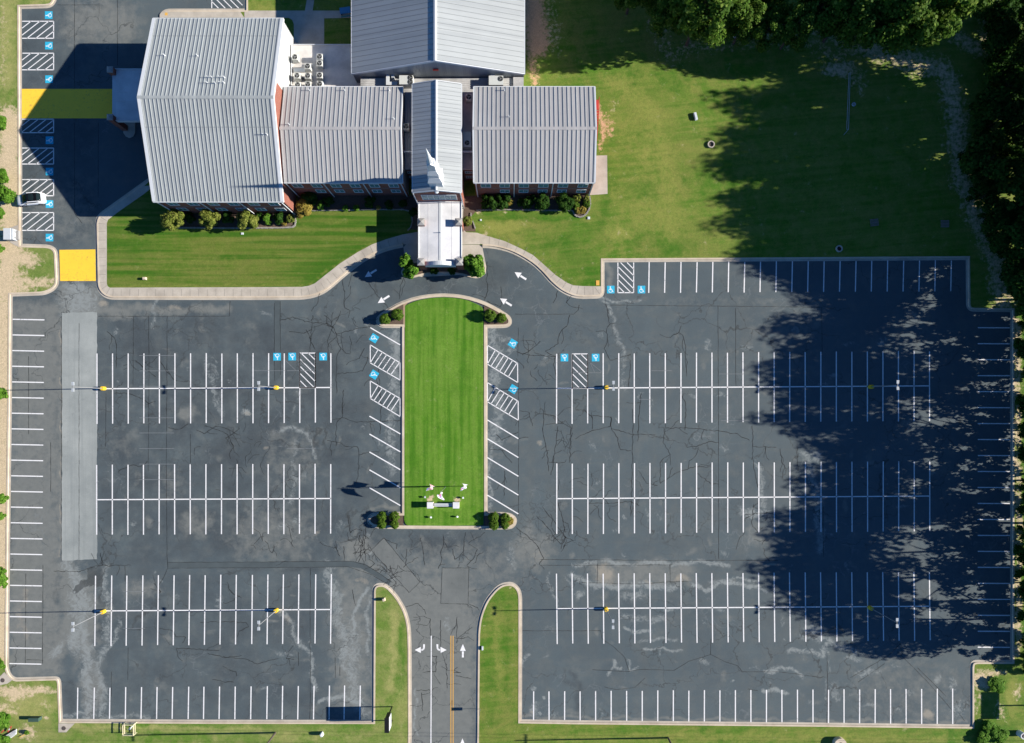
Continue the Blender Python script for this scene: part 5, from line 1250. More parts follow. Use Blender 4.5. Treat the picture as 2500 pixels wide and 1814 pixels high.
# trees along the north edge of the field
north = [tree_proto('tree', 'x', 'tree', 15, (4.6,4.4,5.4), 41+i, 8500, .24, 'leaf_tree', 'leafy trees along the north edge of the field', zc=.62, clumps=46, clump_r=.27, shell=.45) for i in range(2)]
usedn = [0]*2
nb = [(1450,-30,.9),(1530,10,.85),(1612,60,.85),(1676,86,1.15),(1722,40,1.12),(1790,84,.72),(1848,92,.70),(1905,96,.74),(1960,70,.88),(2010,94,.98),(2062,100,1.05),(2110,104,1.15),(2165,100,1.2),(2215,66,1.15),(2285,30,.95),(1830,20,.8),(1700,-20,1.15),(2120,0,1.25),(2360,-20,1.0)]
for i, (x, y, s_) in enumerate(nb):
    put_tree(north, usedn, i % 2, x, y+(24 if 1440 < x < 1930 and y > 0 else 8), 0, (s_,s_,s_), rt.uniform(0,6.28), '%s leafy tree from the west in the front row north of the field' % ORD[i] if i < 15 else '%s leafy tree in the back row north of the field' % ORD[i-15])
# understorey of the wood
und = [tree_proto('shrub', 'x', 'shrub', 4.2, (2.6,2.6,1.9), 61+i, 2600, .20, 'leaf_dark', 'undergrowth shrubs at the foot of the wood', zc=.5, tr=.08, clumps=18) for i in range(2)]
usedu = [0]*2; k = 0
for y in np.arange(30, 760, 42):
    for x in (2400+45*math.sin(y/90)*.5+max(0,(y-520))*.33, 2455+rt.uniform(-8,8)+max(0,(y-560))*.25):
        s_ = rt.uniform(.8,1.45); put_tree(und, usedu, k % 2, x+rt.uniform(-10,10), y+rt.uniform(-8,8), .1, (s_,s_,s_*rt.uniform(.8,1.3)), rt.uniform(0,6.28), 'dark wood-edge shrub beside the shaded field, %s from the north in the %s line' % (ORD[k//2], 'outer' if k % 2 else 'inner')); k += 1
k = 0
for y in (800,850,912,985,1045,1110,1190,1230,1300,1345,1400,1440,1500,1560,1600,1630):
    s_ = rt.uniform(.55,.9); put_tree(und, usedu, k % 2, 2497+rt.uniform(-6,8), y, .1, (s_,s_,s_), rt.uniform(0,6.28), 'green shrub along the long east kerb, %s from its north corner' % ORD[k], 'shrubs along the east kerb'); k += 1
# shrubs and trees elsewhere: seen place, radius (plan units), height (m), leaf kind, label
def bushlib(kind, seed, n, leaf, clumps, dome=.85, **kw):
    return foliage(seed, n, (1,1,dome), leaf, clumps, **kw)
lib = {}
def bush(x, y, r, h, mat, label, name='shrub', cat='shrub', group=None, stem=True, leafk=1.0, kind='loose'):
    lx, ly = lean(x, y, h*.55); R_ = r*S*(1.16 if kind == 'ball' else 1.2)
    t = thing(name, label, cat, P3(lx, ly, .13), rt.uniform(0,6.28), group)
    key = (kind, mat, rt.randrange(2), round(R_*2))
    if key not in lib:
        if kind == 'ball': me = foliage(len(lib)+100, 4200, (.86,.86,.86), .085/max(R_,.7), 90, shell=.70, clump_r=.26, jit=.3)
        else: me = foliage(len(lib)+100, int(1300+2200*R_), (.80,.80,.8), .125*leafk/max(R_,.5), 30, shell=.35, clump_r=.34)
        lib[key] = me
    me = lib[key]
    if not me.materials: me.materials.append(M[mat])
    o = bpy.data.objects.new('foliage', me); col.objects.link(o); o.parent = t
    o.scale = (R_, R_, h*.52); o.location = (0,0,h*.50)
    if stem:
        m = MB()
        for k_ in range(4):
            a = k_*1.7; m.tube([(0,0,0),(math.cos(a)*R_*.2, math.sin(a)*R_*.2, h*.3),(math.cos(a)*R_*.45, math.sin(a)*R_*.45, h*.62)], .05, 5, taper=.02)
        m.build('stem', M['bark'], t)
    return t
G1 = 'clipped round bushes at the ends of the median'
for x, y, r, lb in ((940,779,12.5,'small clipped round bush on the rounded north-west tip of the median, the outer of two'),(970,768,13.5,'clipped round bush next to the lawn on the north-west tip of the median'),(1195,770,14.5,'larger clipped round bush next to the lawn on the north-east tip of the median'),(1224.5,776,11.8,'small clipped round bush on the north-east tip of the median, the outer of two'),
    (932,1261,11.5,'clipped bush at the south-west tip of the median, outer pair, north one'),(932,1280,10.5,'clipped bush at the south-west tip of the median, outer pair, south one'),(963.5,1261,12,'clipped bush at the south-west tip of the median, inner pair, north one'),(963,1280,10,'clipped bush at the south-west tip of the median, inner pair, south one'),
    (1205.4,1262.6,12,'clipped bush at the south-east tip of the median, inner pair, north one'),(1205.4,1282,11.5,'clipped bush at the south-east tip of the median, inner pair, south one'),(1232.7,1264,11.5,'clipped bush at the south-east tip of the median, outer pair, north one'),(1232.7,1281.5,9.5,'clipped bush at the south-east tip of the median, outer pair, south one')):
    bush(x, y, r, r*.125, 'leaf_box', lb, 'round_bush', 'bush', G1, kind='ball')
bush(1246, 1271, 8.5, .8, 'leaf_gold', 'golden leaved bush on the south-east tip of the median beside the clipped ones', 'golden_bush', 'bush')
# trees by the canopy
for x, y, r, h, lb in ((991,640,16,4.6,'bright green small tree west of the canopy, the north one of two'),(1004,664,18,4.4,'bright green small tree west of the canopy, south one touching the planter kerb'),(1158,643,23,5.2,'bright green small tree east of the canopy on the planter tip'),(1163,662,19,4.0,'lower bright green tree on the planter tip east of the canopy')):
    bush(x, y, r, h, 'leaf_bright', lb, 'tree', 'tree', 'small trees beside the canopy', leafk=1.35)
for x, lb in ((1060,'low dark shrub under the west half of the canopy arch'),(1103,'low dark shrub under the east half of the canopy arch')): bush(x, 661, 9, .9, 'leaf_dark', lb)
# in front of the large hall
for x, y, r, h, mt, lb in ((415.8,535.5,31,4.6,'leaf_lime','large yellow-green tree at the south-west corner of the large hall'),(511,538,23,3.8,'leaf_lime','yellow-green tree below the middle windows of the large hall'),(605.7,535,24,3.8,'leaf_lime','yellow-green tree below the east windows of the large hall'),(739.5,508,22,2.6,'leaf_gold','golden bush at the corner where the large hall meets the wing')):
    bush(x, y, r, h, mt, lb, 'tree' if h > 3 else 'golden_bush', 'tree' if h > 3 else 'bush', leafk=1.3)
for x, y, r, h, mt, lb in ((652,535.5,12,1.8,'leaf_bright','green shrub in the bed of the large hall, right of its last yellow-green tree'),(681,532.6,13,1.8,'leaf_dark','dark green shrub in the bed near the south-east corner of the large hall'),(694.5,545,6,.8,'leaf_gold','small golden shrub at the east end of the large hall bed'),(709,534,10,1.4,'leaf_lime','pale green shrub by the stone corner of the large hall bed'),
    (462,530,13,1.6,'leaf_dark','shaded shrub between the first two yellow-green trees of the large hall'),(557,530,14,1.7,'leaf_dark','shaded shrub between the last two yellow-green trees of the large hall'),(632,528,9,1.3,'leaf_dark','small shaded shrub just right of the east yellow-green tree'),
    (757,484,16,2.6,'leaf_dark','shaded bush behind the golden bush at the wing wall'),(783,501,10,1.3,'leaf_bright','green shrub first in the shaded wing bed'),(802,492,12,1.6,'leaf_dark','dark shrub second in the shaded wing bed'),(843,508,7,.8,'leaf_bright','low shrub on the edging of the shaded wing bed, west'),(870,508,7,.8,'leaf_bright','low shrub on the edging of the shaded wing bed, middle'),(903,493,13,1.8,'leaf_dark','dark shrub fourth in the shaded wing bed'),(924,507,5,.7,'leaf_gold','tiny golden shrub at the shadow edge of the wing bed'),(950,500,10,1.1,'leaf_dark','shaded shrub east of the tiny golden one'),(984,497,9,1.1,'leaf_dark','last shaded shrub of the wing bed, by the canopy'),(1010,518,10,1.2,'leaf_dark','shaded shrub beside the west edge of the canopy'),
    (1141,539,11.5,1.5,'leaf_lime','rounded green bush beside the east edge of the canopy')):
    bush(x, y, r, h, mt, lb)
for x, y, r, h, mt, lb in ((1186,483,9,1.8,'leaf_dark','dark bush, westernmost against the east wing wall'),(1183,500,9,1.2,'leaf_dark','low dark bush at the west end of the east wing bed'),(1200.5,497,13.5,2.1,'leaf_dark','dark bush second in the east wing bed'),(1218,482,9,1.8,'leaf_dark','dark bush behind the third window of the east wing bed'),(1227,500,12,1.9,'leaf_dark','dark bush third along the front of the east wing bed'),(1237,483,10,1.9,'leaf_dark','dark bush against the wall beside the golden one'),(1246,495,7,1.0,'leaf_gold','golden bush beside the first dark cluster of the east wing bed'),(1272,494,9,1.2,'leaf_dark','low dark bush in the middle of the east wing bed'),(1289,495,12.5,2.0,'leaf_dark','dark bush right of the middle downspout, east wing bed'),(1300,483,8,1.6,'leaf_dark','small dark bush against the wall in the east wing bed'),(1322.7,493,18.5,2.6,'leaf_dark','large round dark bush in the middle of the east wing bed'),(1378,493,21,2.8,'leaf_dark','largest dark bush of the east wing bed, near the stone ring'),
    (1410,483,9,1.2,'leaf_lime','yellow-green bush at the wall inside the stone ring'),(1431,484,8,1.1,'leaf_lime','yellow-green bush at the east wall corner inside the stone ring'),(1406.5,502,9,1.1,'leaf_box','round green bush on the west side of the stone ring'),(1433,499,8.5,1.0,'leaf_box','round green bush on the east side of the stone ring'),(1411.5,515,8,.8,'leaf_gold','golden bush at the south-west of the stone ring'),(1423,513.5,8,.8,'leaf_gold','golden bush at the south of the stone ring')):
    bush(x, y, r, h, mt, lb)
# west verge
for x, y, r, h, lb in ((2,300,17,2.6,'bright green bush at the west edge beside the yellow crossing'),(8,430,16,2.2,'bright green bush at the west edge, north of the white car'),(10,474,22,3.0,'large bright green bush at the west edge behind the white car'),(-2,520,12,1.8,'green bush at the west edge between car and grey cabinet'),(-4,605,12,1.6,'green bush at the west edge below the grey cabinet'),(3,960,14,2.2,'bright green bush at the west edge level with the first lamp shadow'),(2,1215,14,2.0,'bright green bush at the west edge level with the second stall row'),(0,1258,11,1.6,'smaller green bush just below the second-row one on the west edge'),(1,1420,17,2.4,'green bush at the west edge above the third stall row'),(-3,1395,13,2.0,'green bush touching the one above the third stall row'),(-2,1620,14,1.6,'green bush at the west edge by the drain inlet'),(2,1760,20,2.6,'green bush in the south-west corner of the photo'),(8,1806,16,2.0,'green bush among the white pipes in the south-west corner')):
    bush(x, y, r, h, 'leaf_bright', lb, leafk=1.3)
for x, y, r, h, lb in ((2432,1672,20,1.0,'sprawling weeds north of the billboard shadow in the south-east corner'),(2412,1775,18,1.0,'sprawling weeds by the end of the south kerb'),(2440,1795,22,1.3,'leafy weeds beside the round concrete pipe'),(2400,1800,18,1.0,'leafy weeds at the foot of the south-east corner'),(66,1788,5,.7,'tiny dark shrub beside the white pipes')):
    bush(x, y, r, h, 'leaf_bright', lb, leafk=1.2)
# stone edging
def edging(name, pts, lb, w=3.6):
    m = MB(); rg_ = random.Random(len(pts)); acc_ = 0; nxt = 0
    for a, b in zip(pts[:-1], pts[1:]):
        L = math.hypot(b[0]-a[0], b[1]-a[1]); 
        while nxt <= acc_+L:
            t_ = (nxt-acc_)/L; x, y = a[0]+(b[0]-a[0])*t_, a[1]+(b[1]-a[1])*t_; ang = math.atan2(-(b[1]-a[1]), b[0]-a[0])+rg_.uniform(-.2,.2)
            c, s_ = math.cos(ang), math.sin(ang); hx, hy = 1.9*S*rg_.uniform(.8,1), w/2*S*rg_.uniform(.75,1.1)
            m.obox(P3(x, y, .20+rg_.uniform(0,.03)), (hx*c,hx*s_,0), (-hy*s_,hy*c,0), (0,0,.11)); nxt += 4.1
        acc_ += L
    tag(m.build(name, M['stone']), lb, 'edging')
edging('stone_edging', [(1398,516),(1402,524),(1408,529),(1416,531),(1425,528),(1432,522),(1438,512),(1441,501),(1441,490),(1438,478)], 'pale stone ring edging the east end of the east wing bed')
edging('stone_edging', [(1165,514),(1250,513),(1330,514.5),(1396,514.5)], 'low stone edging along the lawn side of the east wing bed', 2.6)
edging('stone_edging', [(427,556.5),(580,557.5),(690,557),(715,555.5),(721,551),(723,540),(719,526)], 'pale stone edging round the bed of the large hall')
edging('stone_edging', [(764,515),(850,514),(915,512.5),(985,512.5),(999,516),(1006,526),(1007,542),(1003,556),(996,563)], 'shaded stone edging along the wing bed west of the canopy', 2.8)
edging('stone_edging', [(1150,522),(1150,533),(1156,545),(1161,560)], 'short dark stone edging beside the bush east of the canopy', 2.8)

# ================================================================ STREET FURNITURE
lp = None
lamp_lab = {}
bases = [(255,948.5,'lamp post with yellow base by the pale asphalt strip, first west stall row'),(676,946.5,'lamp post with yellow base next to the accessible stalls of the first west row'),(1480,946,'lamp post with yellow base near the hatched bay of the first east stall row'),(2124,944.5,'lamp post with a yellow base standing in the tree shade, first east stall row'),
    (255,1492,'lamp post with yellow base on pale streaked asphalt, west end of the southern row'),(676,1489,'lamp post with a yellow base in the southern west stall row, near the drive'),(1479,1486,'lamp post with a yellow base at the west end of the southern east stall row'),(2122.5,1483,'lamp post with a yellow base in the dappled shade of the southern east stall row')]
for i, (x, y, lb) in enumerate(bases):
    loc = P3(x, y, 0)
    if lp is None:
        lp = thing('lamp_post', lb, 'lamp post', loc, 0, 'parking lot lamp posts')
        MB().lathe((0,0,0), [(.36,0),(.36,.78),(.33,.82)], 20).build('base', M['ybase'], lp)
        MB().tube([(0,0,.82),(0,0,8.7)], .085, 8, taper=.06).build('pole', M['pole'], lp)
        MB().box(-.045,.045,-.40,.40,8.62,8.70).build('cross_arm', M['pole'], lp)
        for s_ in (-1,1):
            m = MB(); m.add([(-.19,s_*.24,8.60),(.19,s_*.24,8.60),(.21,s_*.80,8.66),(-.21,s_*.80,8.66),(-.19,s_*.24,8.74),(.19,s_*.24,8.74),(.21,s_*.80,8.80),(-.21,s_*.80,8.80)], [(4,5,6,7),(0,1,5,4),(1,2,6,5),(2,3,7,6),(3,0,4,7),(3,2,1,0)])
            m.build('lamp_head', M['lamp'], lp)
    else: dup(lp, loc, 0, lb)
# flag poles
def flag(x, y, h, lb, kind, dirx, drop):
    t = thing('flagpole', lb, 'flagpole', P3(x, y, .13), 0, 'flagpoles in the median lawn')
    MB().tube([(0,0,0),(0,0,h)], .055, 8, taper=.03).build('pole', M['pole'], t)
    MB().lathe((0,0,h), [(.03,0),(.07,.03),(.07,.09),(.03,.13)], 10).build('finial', M['lamp'], t)
    nu, nv = 13, 9; m = MB(); V = []
    for j in range(nv+1):
        for i in range(nu+1):
            u_, v_ = i/nu, j/nv; s_ = u_*1.6; sg = 1 if dirx > 3 else -1
            a = dirx+math.sin(u_*7+v_*2)*.35
            V.append((math.cos(a)*s_*.72-math.sin(dirx)*v_*.75*(.3+u_)*sg, math.sin(a)*s_*.72+math.cos(dirx)*v_*.75*(.3+u_)*sg, h-.15-v_*1.0-drop*u_*u_*1.2))
    F = []; mi = []
    for j in range(nv):
        for i in range(nu):
            a = j*(nu+1)+i; F.append((a,a+nu+1,a+nu+2,a+1))
            if kind == 'stripes': k_ = 2 if (i < 5 and j < 5) else (j % 2)
            elif kind == 'diamond':
                d = abs((i-nu/2+.5)/(nu/2))+abs((j-nv/2+.5)/(nv/2)); k_ = 1 if d < .5 else (2 if d < .85 else 0)
                k_ = {1:1, 2:2, 0:0}[k_]
            else: k_ = 1 if (i < 5 and j < 5 and (i in (2,) or j in (2,)) and 0 < i < 4) else (2 if i < 5 and j < 5 else 0)
            mi.append(k_)
    m.v = V; m.f = [list(f) for f in F]; m.m = mi
    m.build('flag', [FW, FR, FB], t)
FW = plain('flag_white', (.52,.50,.52), .7); FR = plain('flag_red', (.50,.10,.12), .7); FB = plain('flag_blue', (.10,.12,.30), .7)
flag(1052.5,1186.5,6.6,'flagpole with a faded red and white striped flag, the west one on the median','stripes',R(55),.35)
flag(1088,1188,8.1,'tallest flagpole with a narrow folded flag, the middle one on the median','diamond',R(235),.55)
flag(1132,1186.5,6.6,'flagpole with a white flag and small blue corner, the east one on the median','white',R(70),.3)
# monument sign
T = thing('monument_sign', 'low sign with two pale stone piers and a panel between them on the median lawn', 'sign', P3(1085,1229))
for x in (1052.5, 1115):
    p = MB().box(wx(x)-.50, wx(x)+.50, wy(1231)-.50, wy(1231)+.50, .1, 1.32).build('pier', M['kerb'], T)
    MB().box(wx(x)-.55, wx(x)+.55, wy(1231)-.55, wy(1231)+.55, 1.32, 1.42).build('pier_cap', M['membrane'], p)
MB().box(wx(1061.5), wx(1106), wy(1231)-.27, wy(1231)+.27, .25, 1.05).build('sign_panel', M['duct'], T)
MB().box(wx(1061.8), wx(1105.7), wy(1231)-.20, wy(1231)+.12, 1.05, 1.09).build('panel_cap', M['lamp'], T)
rebase(T)
sl_ = None
for i, (x, y, lb) in enumerate(((1038.5,1213,'small white ground light north-west of the low stone sign'),(1131,1214.5,'small white ground light north-east of the low stone sign'),(1053,1262,'small white ground light south-west of the low stone sign'),(1117.5,1260.5,'small white ground light south-east of the low stone sign'))):
    if sl_ is None:
        sl_ = thing('ground_light', lb, 'light', P3(x,y,.13), 0, 'ground lights round the low sign')
        MB().lathe((0,0,0), [(.05,0),(.05,.22)], 8).build('stake', M['black'], sl_); MB().bar((-.0,-.12,.30),(0,.16,.42),.26,.2).build('lamp_body', M['frame'], sl_); MB().box(-.10,.10,.17,.19,.33,.50).build('lens', M['lamp'], sl_)
    else: dup(sl_, P3(x,y,.13), .4*i, lb)
# large sign board on two posts by the drive
T = thing('sign_board', 'tall two-post dark sign board beside the drive entrance, seen from above', 'sign', P3(957,1741))
MB().box(wx(958)-.42, wx(958)+.18, wy(1757), wy(1723.5), Z(.0206), Z(.0400)).build('board', M['brown'], T)
MB().box(wx(958)+.181, wx(958)+.26, wy(1756), wy(1724.5), Z(.0212), Z(.0395)).build('sign_face', M['trim'], T)
MB().box(wx(958)-.5, wx(958)+.3, wy(1757.5), wy(1723), Z(.0400), Z(.0400)+.06).build('board_cap', M['black'], T)
for y in (1724.5, 1757.5): MB().box(wx(957.5)-.09, wx(957.5)+.09, wy(y)-.09, wy(y)+.09, .1, Z(.0395)).build('post', M['black'], T)
rebase(T)
# road sign by the drive
T = thing('road_sign', 'small dark road sign on one post at the east kerb of the drive', 'sign', P3(1172,1730,.12))
MB().tube([(0,0,0),(0,0,2.05)], .035, 8).build('post', M['pole'], T)
MB().box(-.03,.03,-.28,.28,1.25,2.1).build('sign_plate', M['black'], T); rebase
# billboard outside the frame, whose shadow falls in the corner
T = thing('billboard', 'one-post billboard out of the frame whose square shadow falls by the south-east kerb', 'sign', P3(2562,1720,.1))
MB().tube([(0,0,0),(0,0,5.3)], .12, 10).build('post', M['pole'], T)
MB().box(-.1,.1,-2.35,2.45,3.95,5.3).build('board', M['brown'], T)
# car
T = thing('parked_car', 'white car with a black glass roof parked over the west kerb', 'car', P3(81.8,489.2,0), R(180+6))
L_, W_ = 4.95, 1.98
def loft(secs, mats, name, parent, smooth=True, caps=True):
    m = MB(); n = len(secs[0]); 
    for s_ in secs: m.v += s_
    for k_ in range(len(secs)-1):
        for i in range(n):
            j = (i+1) % n; m.f.append([k_*n+i, k_*n+j, (k_+1)*n+j, (k_+1)*n+i]); m.m.append(0)
    if caps: m.f.append(list(range(n))[::-1]); m.m.append(0); m.f.append([(len(secs)-1)*n+i for i in range(n)]); m.m.append(0)
    return m.build(name, mats, parent, smooth)
def sec(x, w, z0, zs, zt, wt):      # section across the car: half width w at the sill and shoulder, wt at the top
    return [(x,-w*.93,z0),(x,-w,z0+.18),(x,-w,zs-.1),(x,-w*.96,zs),(x,-wt,zt),(x,-wt*.5,zt+.02),(x,0,zt+.03),(x,wt*.5,zt+.02),(x,wt,zt),(x,w*.96,zs),(x,w,zs-.1),(x,w,z0+.18),(x,w*.93,z0)]
h_ = W_/2
loft([sec(-2.47,h_*.62,.35,.80,.88,h_*.55),sec(-2.40,h_*.80,.25,.88,.98,h_*.70),sec(-2.1,h_*.95,.22,.98,1.06,h_*.80),sec(-1.2,h_,.2,1.0,1.08,h_*.84),sec(0,h_,.2,1.0,1.07,h_*.86),sec(.9,h_,.2,.97,1.04,h_*.86),sec(1.6,h_*.98,.22,.92,.98,h_*.82),sec(2.1,h_*.92,.24,.84,.90,h_*.74),sec(2.38,h_*.78,.28,.74,.80,h_*.62),sec(2.48,h_*.60,.36,.62,.66,h_*.48)], M['carwhite'], 'body', T)
def cab(x, w, z): return [(x,-w,1.02),(x,-w*.86,z-.05),(x,-w*.6,z),(x,0,z+.015),(x,w*.6,z),(x,w*.86,z-.05),(x,w,1.02)]
loft([cab(-2.02,h_*.76,1.10),cab(-1.55,h_*.86,1.52),cab(-.9,h_*.9,1.66),cab(-.2,h_*.9,1.68),cab(.25,h_*.88,1.58),cab(.8,h_*.86,1.34),cab(1.4,h_*.83,1.07)], M['carglass'], 'cabin', T)
m = MB(); m.add([(-1.55,-.66,1.56),(.05,-.66,1.67),(.05,.66,1.67),(-1.55,.66,1.56),(-1.55,-.66,1.60),(.05,-.66,1.70),(.05,.66,1.70),(-1.55,.66,1.60)], [(4,5,6,7),(0,1,5,4),(1,2,6,5),(2,3,7,6),(3,0,4,7)]); m.build('glass_roof', M['carblack'], T)
for s_ in (-1,1): m = MB(); m.bar((-1.75,s_*.79,1.52),(.05,s_*.80,1.66),.10,.06); m.bar((.05,s_*.80,1.66),(1.15,s_*.84,1.14),.07,.05); m.bar((-1.75,s_*.79,1.52),(-2.05,s_*.74,1.10),.09,.05); m.build('roof_rail', M['carwhite'], T)
for s_ in (-1,1):
    m = MB(); m.bar((.62,s_*.93,1.08),(.60,s_*1.12,1.13),.12,.14); m.build('mirror', M['carblack'], T)
    m = MB(); m.bar((2.12,s_*.62,.80),(2.32,s_*.48,.74),.26,.10); m.build('headlight', M['lamp'], T)
    m = MB(); m.bar((-2.30,s_*.78,.90),(-2.44,s_*.45,.88),.12,.14); m.build('tail_light', M['redlamp'], T)
for x in (-1.42,1.45):
    for s_ in (-1,1):
        m = MB(); n = 18; b = []
        for yy in (s_*.76, s_*1.0):
            for k_ in range(n): b.append((x+.36*math.cos(2*PI*k_/n), yy, .36+.36*math.sin(2*PI*k_/n)))
        m.add(b, [(k_,(k_+1)%n,n+(k_+1)%n,n+k_) for k_ in range(n)]+[tuple(range(n,2*n))]); w_ = m.build('wheel', M['tyre'], T)
        m = MB(); m.add([(x+.23*math.cos(2*PI*k_/n), s_*1.005, .36+.23*math.sin(2*PI*k_/n)) for k_ in range(n)], [tuple(range(n))]); m.build('rim', M['rim'], w_)
# electrical cabinet
T = thing('electrical_cabinet', 'grey metal utility cabinet on a concrete pad at the west kerb, south of the car', 'cabinet', P3(34,576,.12))
MB().box(-.75,.75,-.95,.95,.12,1.25).build('cabinet_body', M['lamp'], T); MB().box(-.80,.45,-1.0,1.0,1.25,1.33).build('lid', M['duct'], T)
MB().box(.76,1.25,-.8,.8,.0,.5).build('front_step', M['cap'], T)
for s_ in (-1,1): MB().box(.75,.79,s_*.5-.03,s_*.5+.03,.5,1.0).build('handle', M['black'], T)
sheet('concrete_pad', [(24,558),(46,549),(46,603),(24,589)], .155, M['walk'])
sheet('concrete_pad', [(26,556),(40,552),(47,551),(47,602),(40,600),(26,592)], .157, M['concrete'])
# telecom box, guard rail, markers, pallets, pipes
T = thing('utility_box', 'low dark green utility box in the rough grass of the south-west corner', 'utility box', P3(92,1751,.12))
MB().box(-.85,.85,-.28,.28,0,.95).build('box_body', M['green'], T); MB().box(-.9,.9,-.32,.32,.95,1.02).build('lid', M['green'], T)
T = thing('valve_guard', 'pale yellow square pipe guard round a valve, south of the lower west kerb', 'guard rail', P3(322,1775,.12))
m = MB(); g = .92
for a, b in (((-g,-g),(g,-g)),((g,-g),(g,g)),((g,g),(-g,g)),((-g,g),(-g,-g))):
    for z in (.55,1.1): m.bar((a[0],a[1],z),(b[0],b[1],z),.10,.10)
    m.bar((a[0],a[1],0),(a[0],a[1],1.15),.12)
m.build('rail', plain('cream_paint', (.74,.66,.42), .6), T)
m = MB(); m.tube([(-.5,-.3,.2),(-.1,-.1,.6),(.3,.3,.6),(.5,.5,.2)], .09, 8); m.lathe((.1,.1,.6), [(.22,0),(.22,.06)], 12); m.build('valve', M['duct'], T)
def marker(x, y, w, d, h, lb, mt='kerb', name='stone_marker', cat='marker', rz=0):
    m = MB().box(-w/2,w/2,-d/2,d/2,0,h*.85); m.box(-w*.4,w*.4,-d*.4,d*.4,h*.85,h)
    o = m.build(name, M[mt]); o.location = P3(x,y,.13); o.rotation_euler = (0,0,rz); tag(o, lb, cat)
marker(356,681,.55,.45,.55,'white stone marker alone on the south-west part of the front lawn')
marker(938.5,1462,.45,.5,.75,'tan box marker at the north tip of the island west of the drive', rz=.3)
marker(788,1789,.35,.6,1.0,'white leaning marker in the grass south of the lower west kerb', 'frame', rz=.4)
marker(1178,1581,.3,.7,.3,'small white box in the grass on the island east of the drive', 'frame')
marker(592.5,571,.45,.35,.12,'small white cover in the front lawn below the large hall', 'frame')
marker(1437,533,.45,.45,.15,'small white stone in the lawn outside the stone ring', 'frame')
marker(1174,538,.3,.3,.15,'tiny white stone in the lawn just east of the canopy bush', 'frame')
marker(1792,92,.35,.35,.3,'tiny pale marker under the north trees', 'lamp')
marker(1697,286,.45,1.3,.45,'narrow white bench-like panel in the sunny field, tilted', 'frame', 'bench_panel', 'bench', .25)
def ring(x, y, ro, ri, h, lb, mt, name, cat, inner):
    t = thing(name, lb, cat, P3(x,y,.12))
    MB().lathe((0,0,0), [(ro,0),(ro,h),(ri,h),(ri,h*.25)], 22, cap=False).build('rim', M[mt], t)
    MB().lathe((0,0,0), [(ri,.01),(ri,h*.3)], 22).build('inside', M[inner], t)
ring(1735,354,.62,.45,.3,'round concrete fire ring in the field at the edge of the tree shade','walk','fire_ring','fire ring','ironlid')
ring(2047,608,.60,.40,.25,'round concrete manhole in the shaded grass north of the top kerb','walk','manhole','manhole','black')
ring(2486.5,1789,.55,.40,1.2,'upright round white concrete pipe in the south-east corner','membrane','concrete_pipe','pipe','red')
ring(2046,1812,1.1,.45,.9,'round pale concrete riser at the bottom edge of the photo','kerb','concrete_riser','manhole','ironlid')
pl_ = None
for x, y, rz, lb in ((2133,544,.12,'wooden pallet frame in the shaded field, the west one'),(2305,547,0,'wooden slatted pallet in the shaded field, the east one')):
    if pl_ is None:
        pl_ = thing('pallet', lb, 'pallet', P3(x,y,.13), rz, 'pallets in the shaded field')
        for k_ in range(7): MB().box(-.7+k_*.215,-.7+k_*.215+.11,-.62,.62,.1,.13).build('slat', M['wood'], pl_)
        for k_ in (-1,0,1): MB().box(-.7,.7,k_*.55-.05,k_*.55+.05,0,.1).build('runner', M['wood'], pl_)
    else: dup(pl_, P3(x,y,.13), rz, lb)
m = MB(); a, b = P3(2065.5,317,.25), P3(2071,180,.25); a2, b2 = P3(2070,317,.25), P3(2074,179,.25)
for p, q in ((a,b),(b,b2),(b2,a2),(a2,a)): m.bar(p,q,.05,.05)
m.bar(a2, P3(2058,331,.25), .05); tag(m.build('string_frame', M['frame']), 'long narrow white string frame lying in the shaded field', 'frame')
ring(2083,256,.35,.2,.15,'small pale star-shaped cover beside the long string frame','lamp','ground_cover','cover','walk')
# golf-cart-like trailer table in the shade by the gym
T = thing('covered_table', 'blue-topped table in the shade by the west wall of the gym', 'table', P3(*lean(843,26,.8),.15), R(8))
MB().box(-.95,.95,-.55,.55,.72,.78).build('table_top', plain('blue_plastic', (.06,.22,.42), .4), T)
for sx in (-1,1):
    MB().box(sx*.8-.04,sx*.8+.04,-.45,.45,0,.72).build('leg', M['black'], T)
MB().box(-.95,.95,-1.0,-.72,.42,.47).build('bench_seat', plain('teal_plastic', (.08,.22,.24), .5), T)
# white pipes, barrier in the south-west corner
m = MB()
for k_ in range(4): m.tube([P3(-30+k_*3.5,1822+k_*4,.35+.05*k_), P3(44,1779+k_*3,.35+.03*k_)], .12, 8)
tag(m.build('pipe_bundle', M['trim']), 'bundle of long white pipes in the south-west corner', 'pipes')
m = MB(); m.bar(P3(24,1784,.5), P3(33,1770,.5), .15, .12, mi=0); m.bar(P3(8,1786,.5), P3(14,1780,.5), .15, .12, mi=0); m.bar(P3(27,1779,.52), P3(29.5,1775,.52), .16, .13, mi=1)
tag(m.build('barrier_board', [M['red'], M['frame']]), 'broken red and white barrier board beside the white pipes', 'barrier')
m = MB(); m.bar(P3(50,1798,.3), P3(75,1786,.35), .07, .07); tag(m.build('yellow_stake', M['yellow']), 'thin yellow stake lying on bare dirt near the white pipes', 'stake')
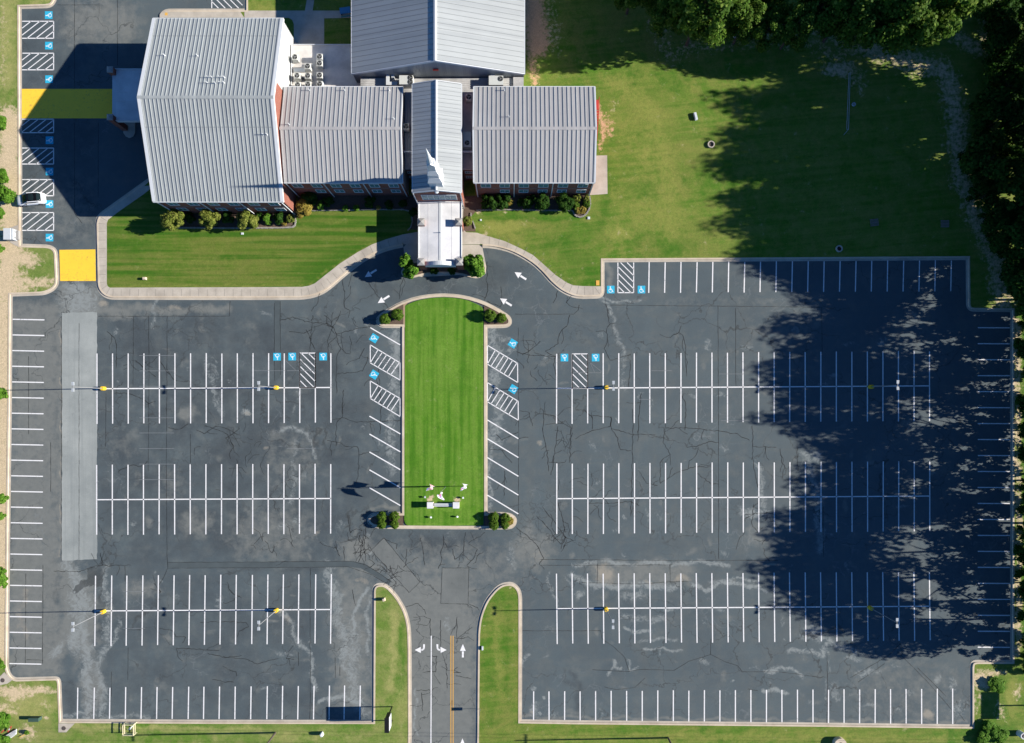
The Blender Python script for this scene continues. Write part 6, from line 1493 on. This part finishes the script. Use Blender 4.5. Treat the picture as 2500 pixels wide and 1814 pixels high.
# utility poles and wires along the road at the bottom
up = None
for i, (x, y, lb) in enumerate(((673,1788,'wooden utility pole at the bottom edge, west of the drive'),(1631,1800.5,'wooden utility pole at the bottom edge, east of the drive'))):
    if up is None:
        up = thing('utility_pole', lb, 'utility pole', P3(x,y,.1), 0, 'utility poles along the south verge')
        MB().tube([(0,0,0),(0,0,11.8)], .17, 9, taper=.11).build('pole', M['utilwood'], up)
        MB().box(-.06,.06,-1.1,1.1,10.9,11.05).build('cross_arm', M['utilwood'], up)
        for yy in (-1,-.4,.4,1): MB().lathe((0,yy,11.05), [(.05,0),(.07,.1),(.03,.18)], 8).build('insulator', M['duct'], up)
    else: dup(up, P3(x,y,.1), 0, lb)
for k_, yy in enumerate((-1,.4,1)):
    pts = []
    for a, b in (((-1200,1764),(673,1788)),((673,1788),(1631,1800.5)),((1631,1800.5),(3600,1826))):
        for j in range(17):
            t_ = j/16; x = a[0]+(b[0]-a[0])*t_; y = a[1]+(b[1]-a[1])*t_; p = P3(x,y,11.3-1.1*4*t_*(1-t_)); pts.append((p[0],p[1]+yy,p[2]))
    tag(MB().tube(pts, .022, 5).build('power_line', M['black']), '%s of the three overhead wires strung along the south verge' % ('outermost','middle','innermost')[k_], 'power line', 'overhead wires')

# ================================================================ LIGHT, SKY, CAMERA
EL = 23.5; AZ = 1.0        # sun stands due east, a hair north of it
for o in list(col.objects): pass
w = bpy.data.worlds.new('World'); sc.world = w; w.use_nodes = True
nt = w.node_tree; bg = nt.nodes['Background']; sky = nt.nodes.new('ShaderNodeTexSky'); sky.sky_type = 'NISHITA'; sky.sun_disc = False
sky.sun_elevation = R(EL); sky.sun_rotation = R(90-AZ); sky.air_density = 1.0; sky.dust_density = .1; sky.ozone_density = 6; sky.altitude = 4000
tn = nt.nodes.new('ShaderNodeMix'); tn.data_type = 'RGBA'; tn.blend_type = 'MULTIPLY'; tn.inputs[0].default_value = 1; tn.inputs[7].default_value = (.70,.97,1.08,1)
nt.links.new(sky.outputs[0], tn.inputs[6]); nt.links.new(tn.outputs[2], bg.inputs[0]); bg.inputs[1].default_value = .070
sun = bpy.data.lights.new('sun', 'SUN'); sun.energy = 5; sun.angle = R(.5); sun.color = (1.0,.94,.85)
so = bpy.data.objects.new('sun', sun); col.objects.link(so)
d = Vector((math.cos(R(EL))*math.cos(R(AZ)), math.cos(R(EL))*math.sin(R(AZ)), math.sin(R(EL))))
so.rotation_euler = d.to_track_quat('Z','Y').to_euler(); so.location = d*300
cam = bpy.data.cameras.new('camera'); co_ = bpy.data.objects.new('camera', cam); col.objects.link(co_); sc.camera = co_
co_.location = (0,0,H); co_.rotation_euler = (0,0,0)
cam.sensor_fit = 'HORIZONTAL'; cam.angle = 2*math.atan(1250/1667); cam.shift_y = 93/2500; cam.clip_end = 5000; cam.clip_start = 1
sc.view_settings.view_transform = 'Standard'; sc.view_settings.look = 'None'; sc.view_settings.exposure = 1.0; sc.view_settings.gamma = 1
sc.render.resolution_x = 1024; sc.render.resolution_y = 743
sc.cycles.max_bounces = 5
bpy.context.view_layer.update()
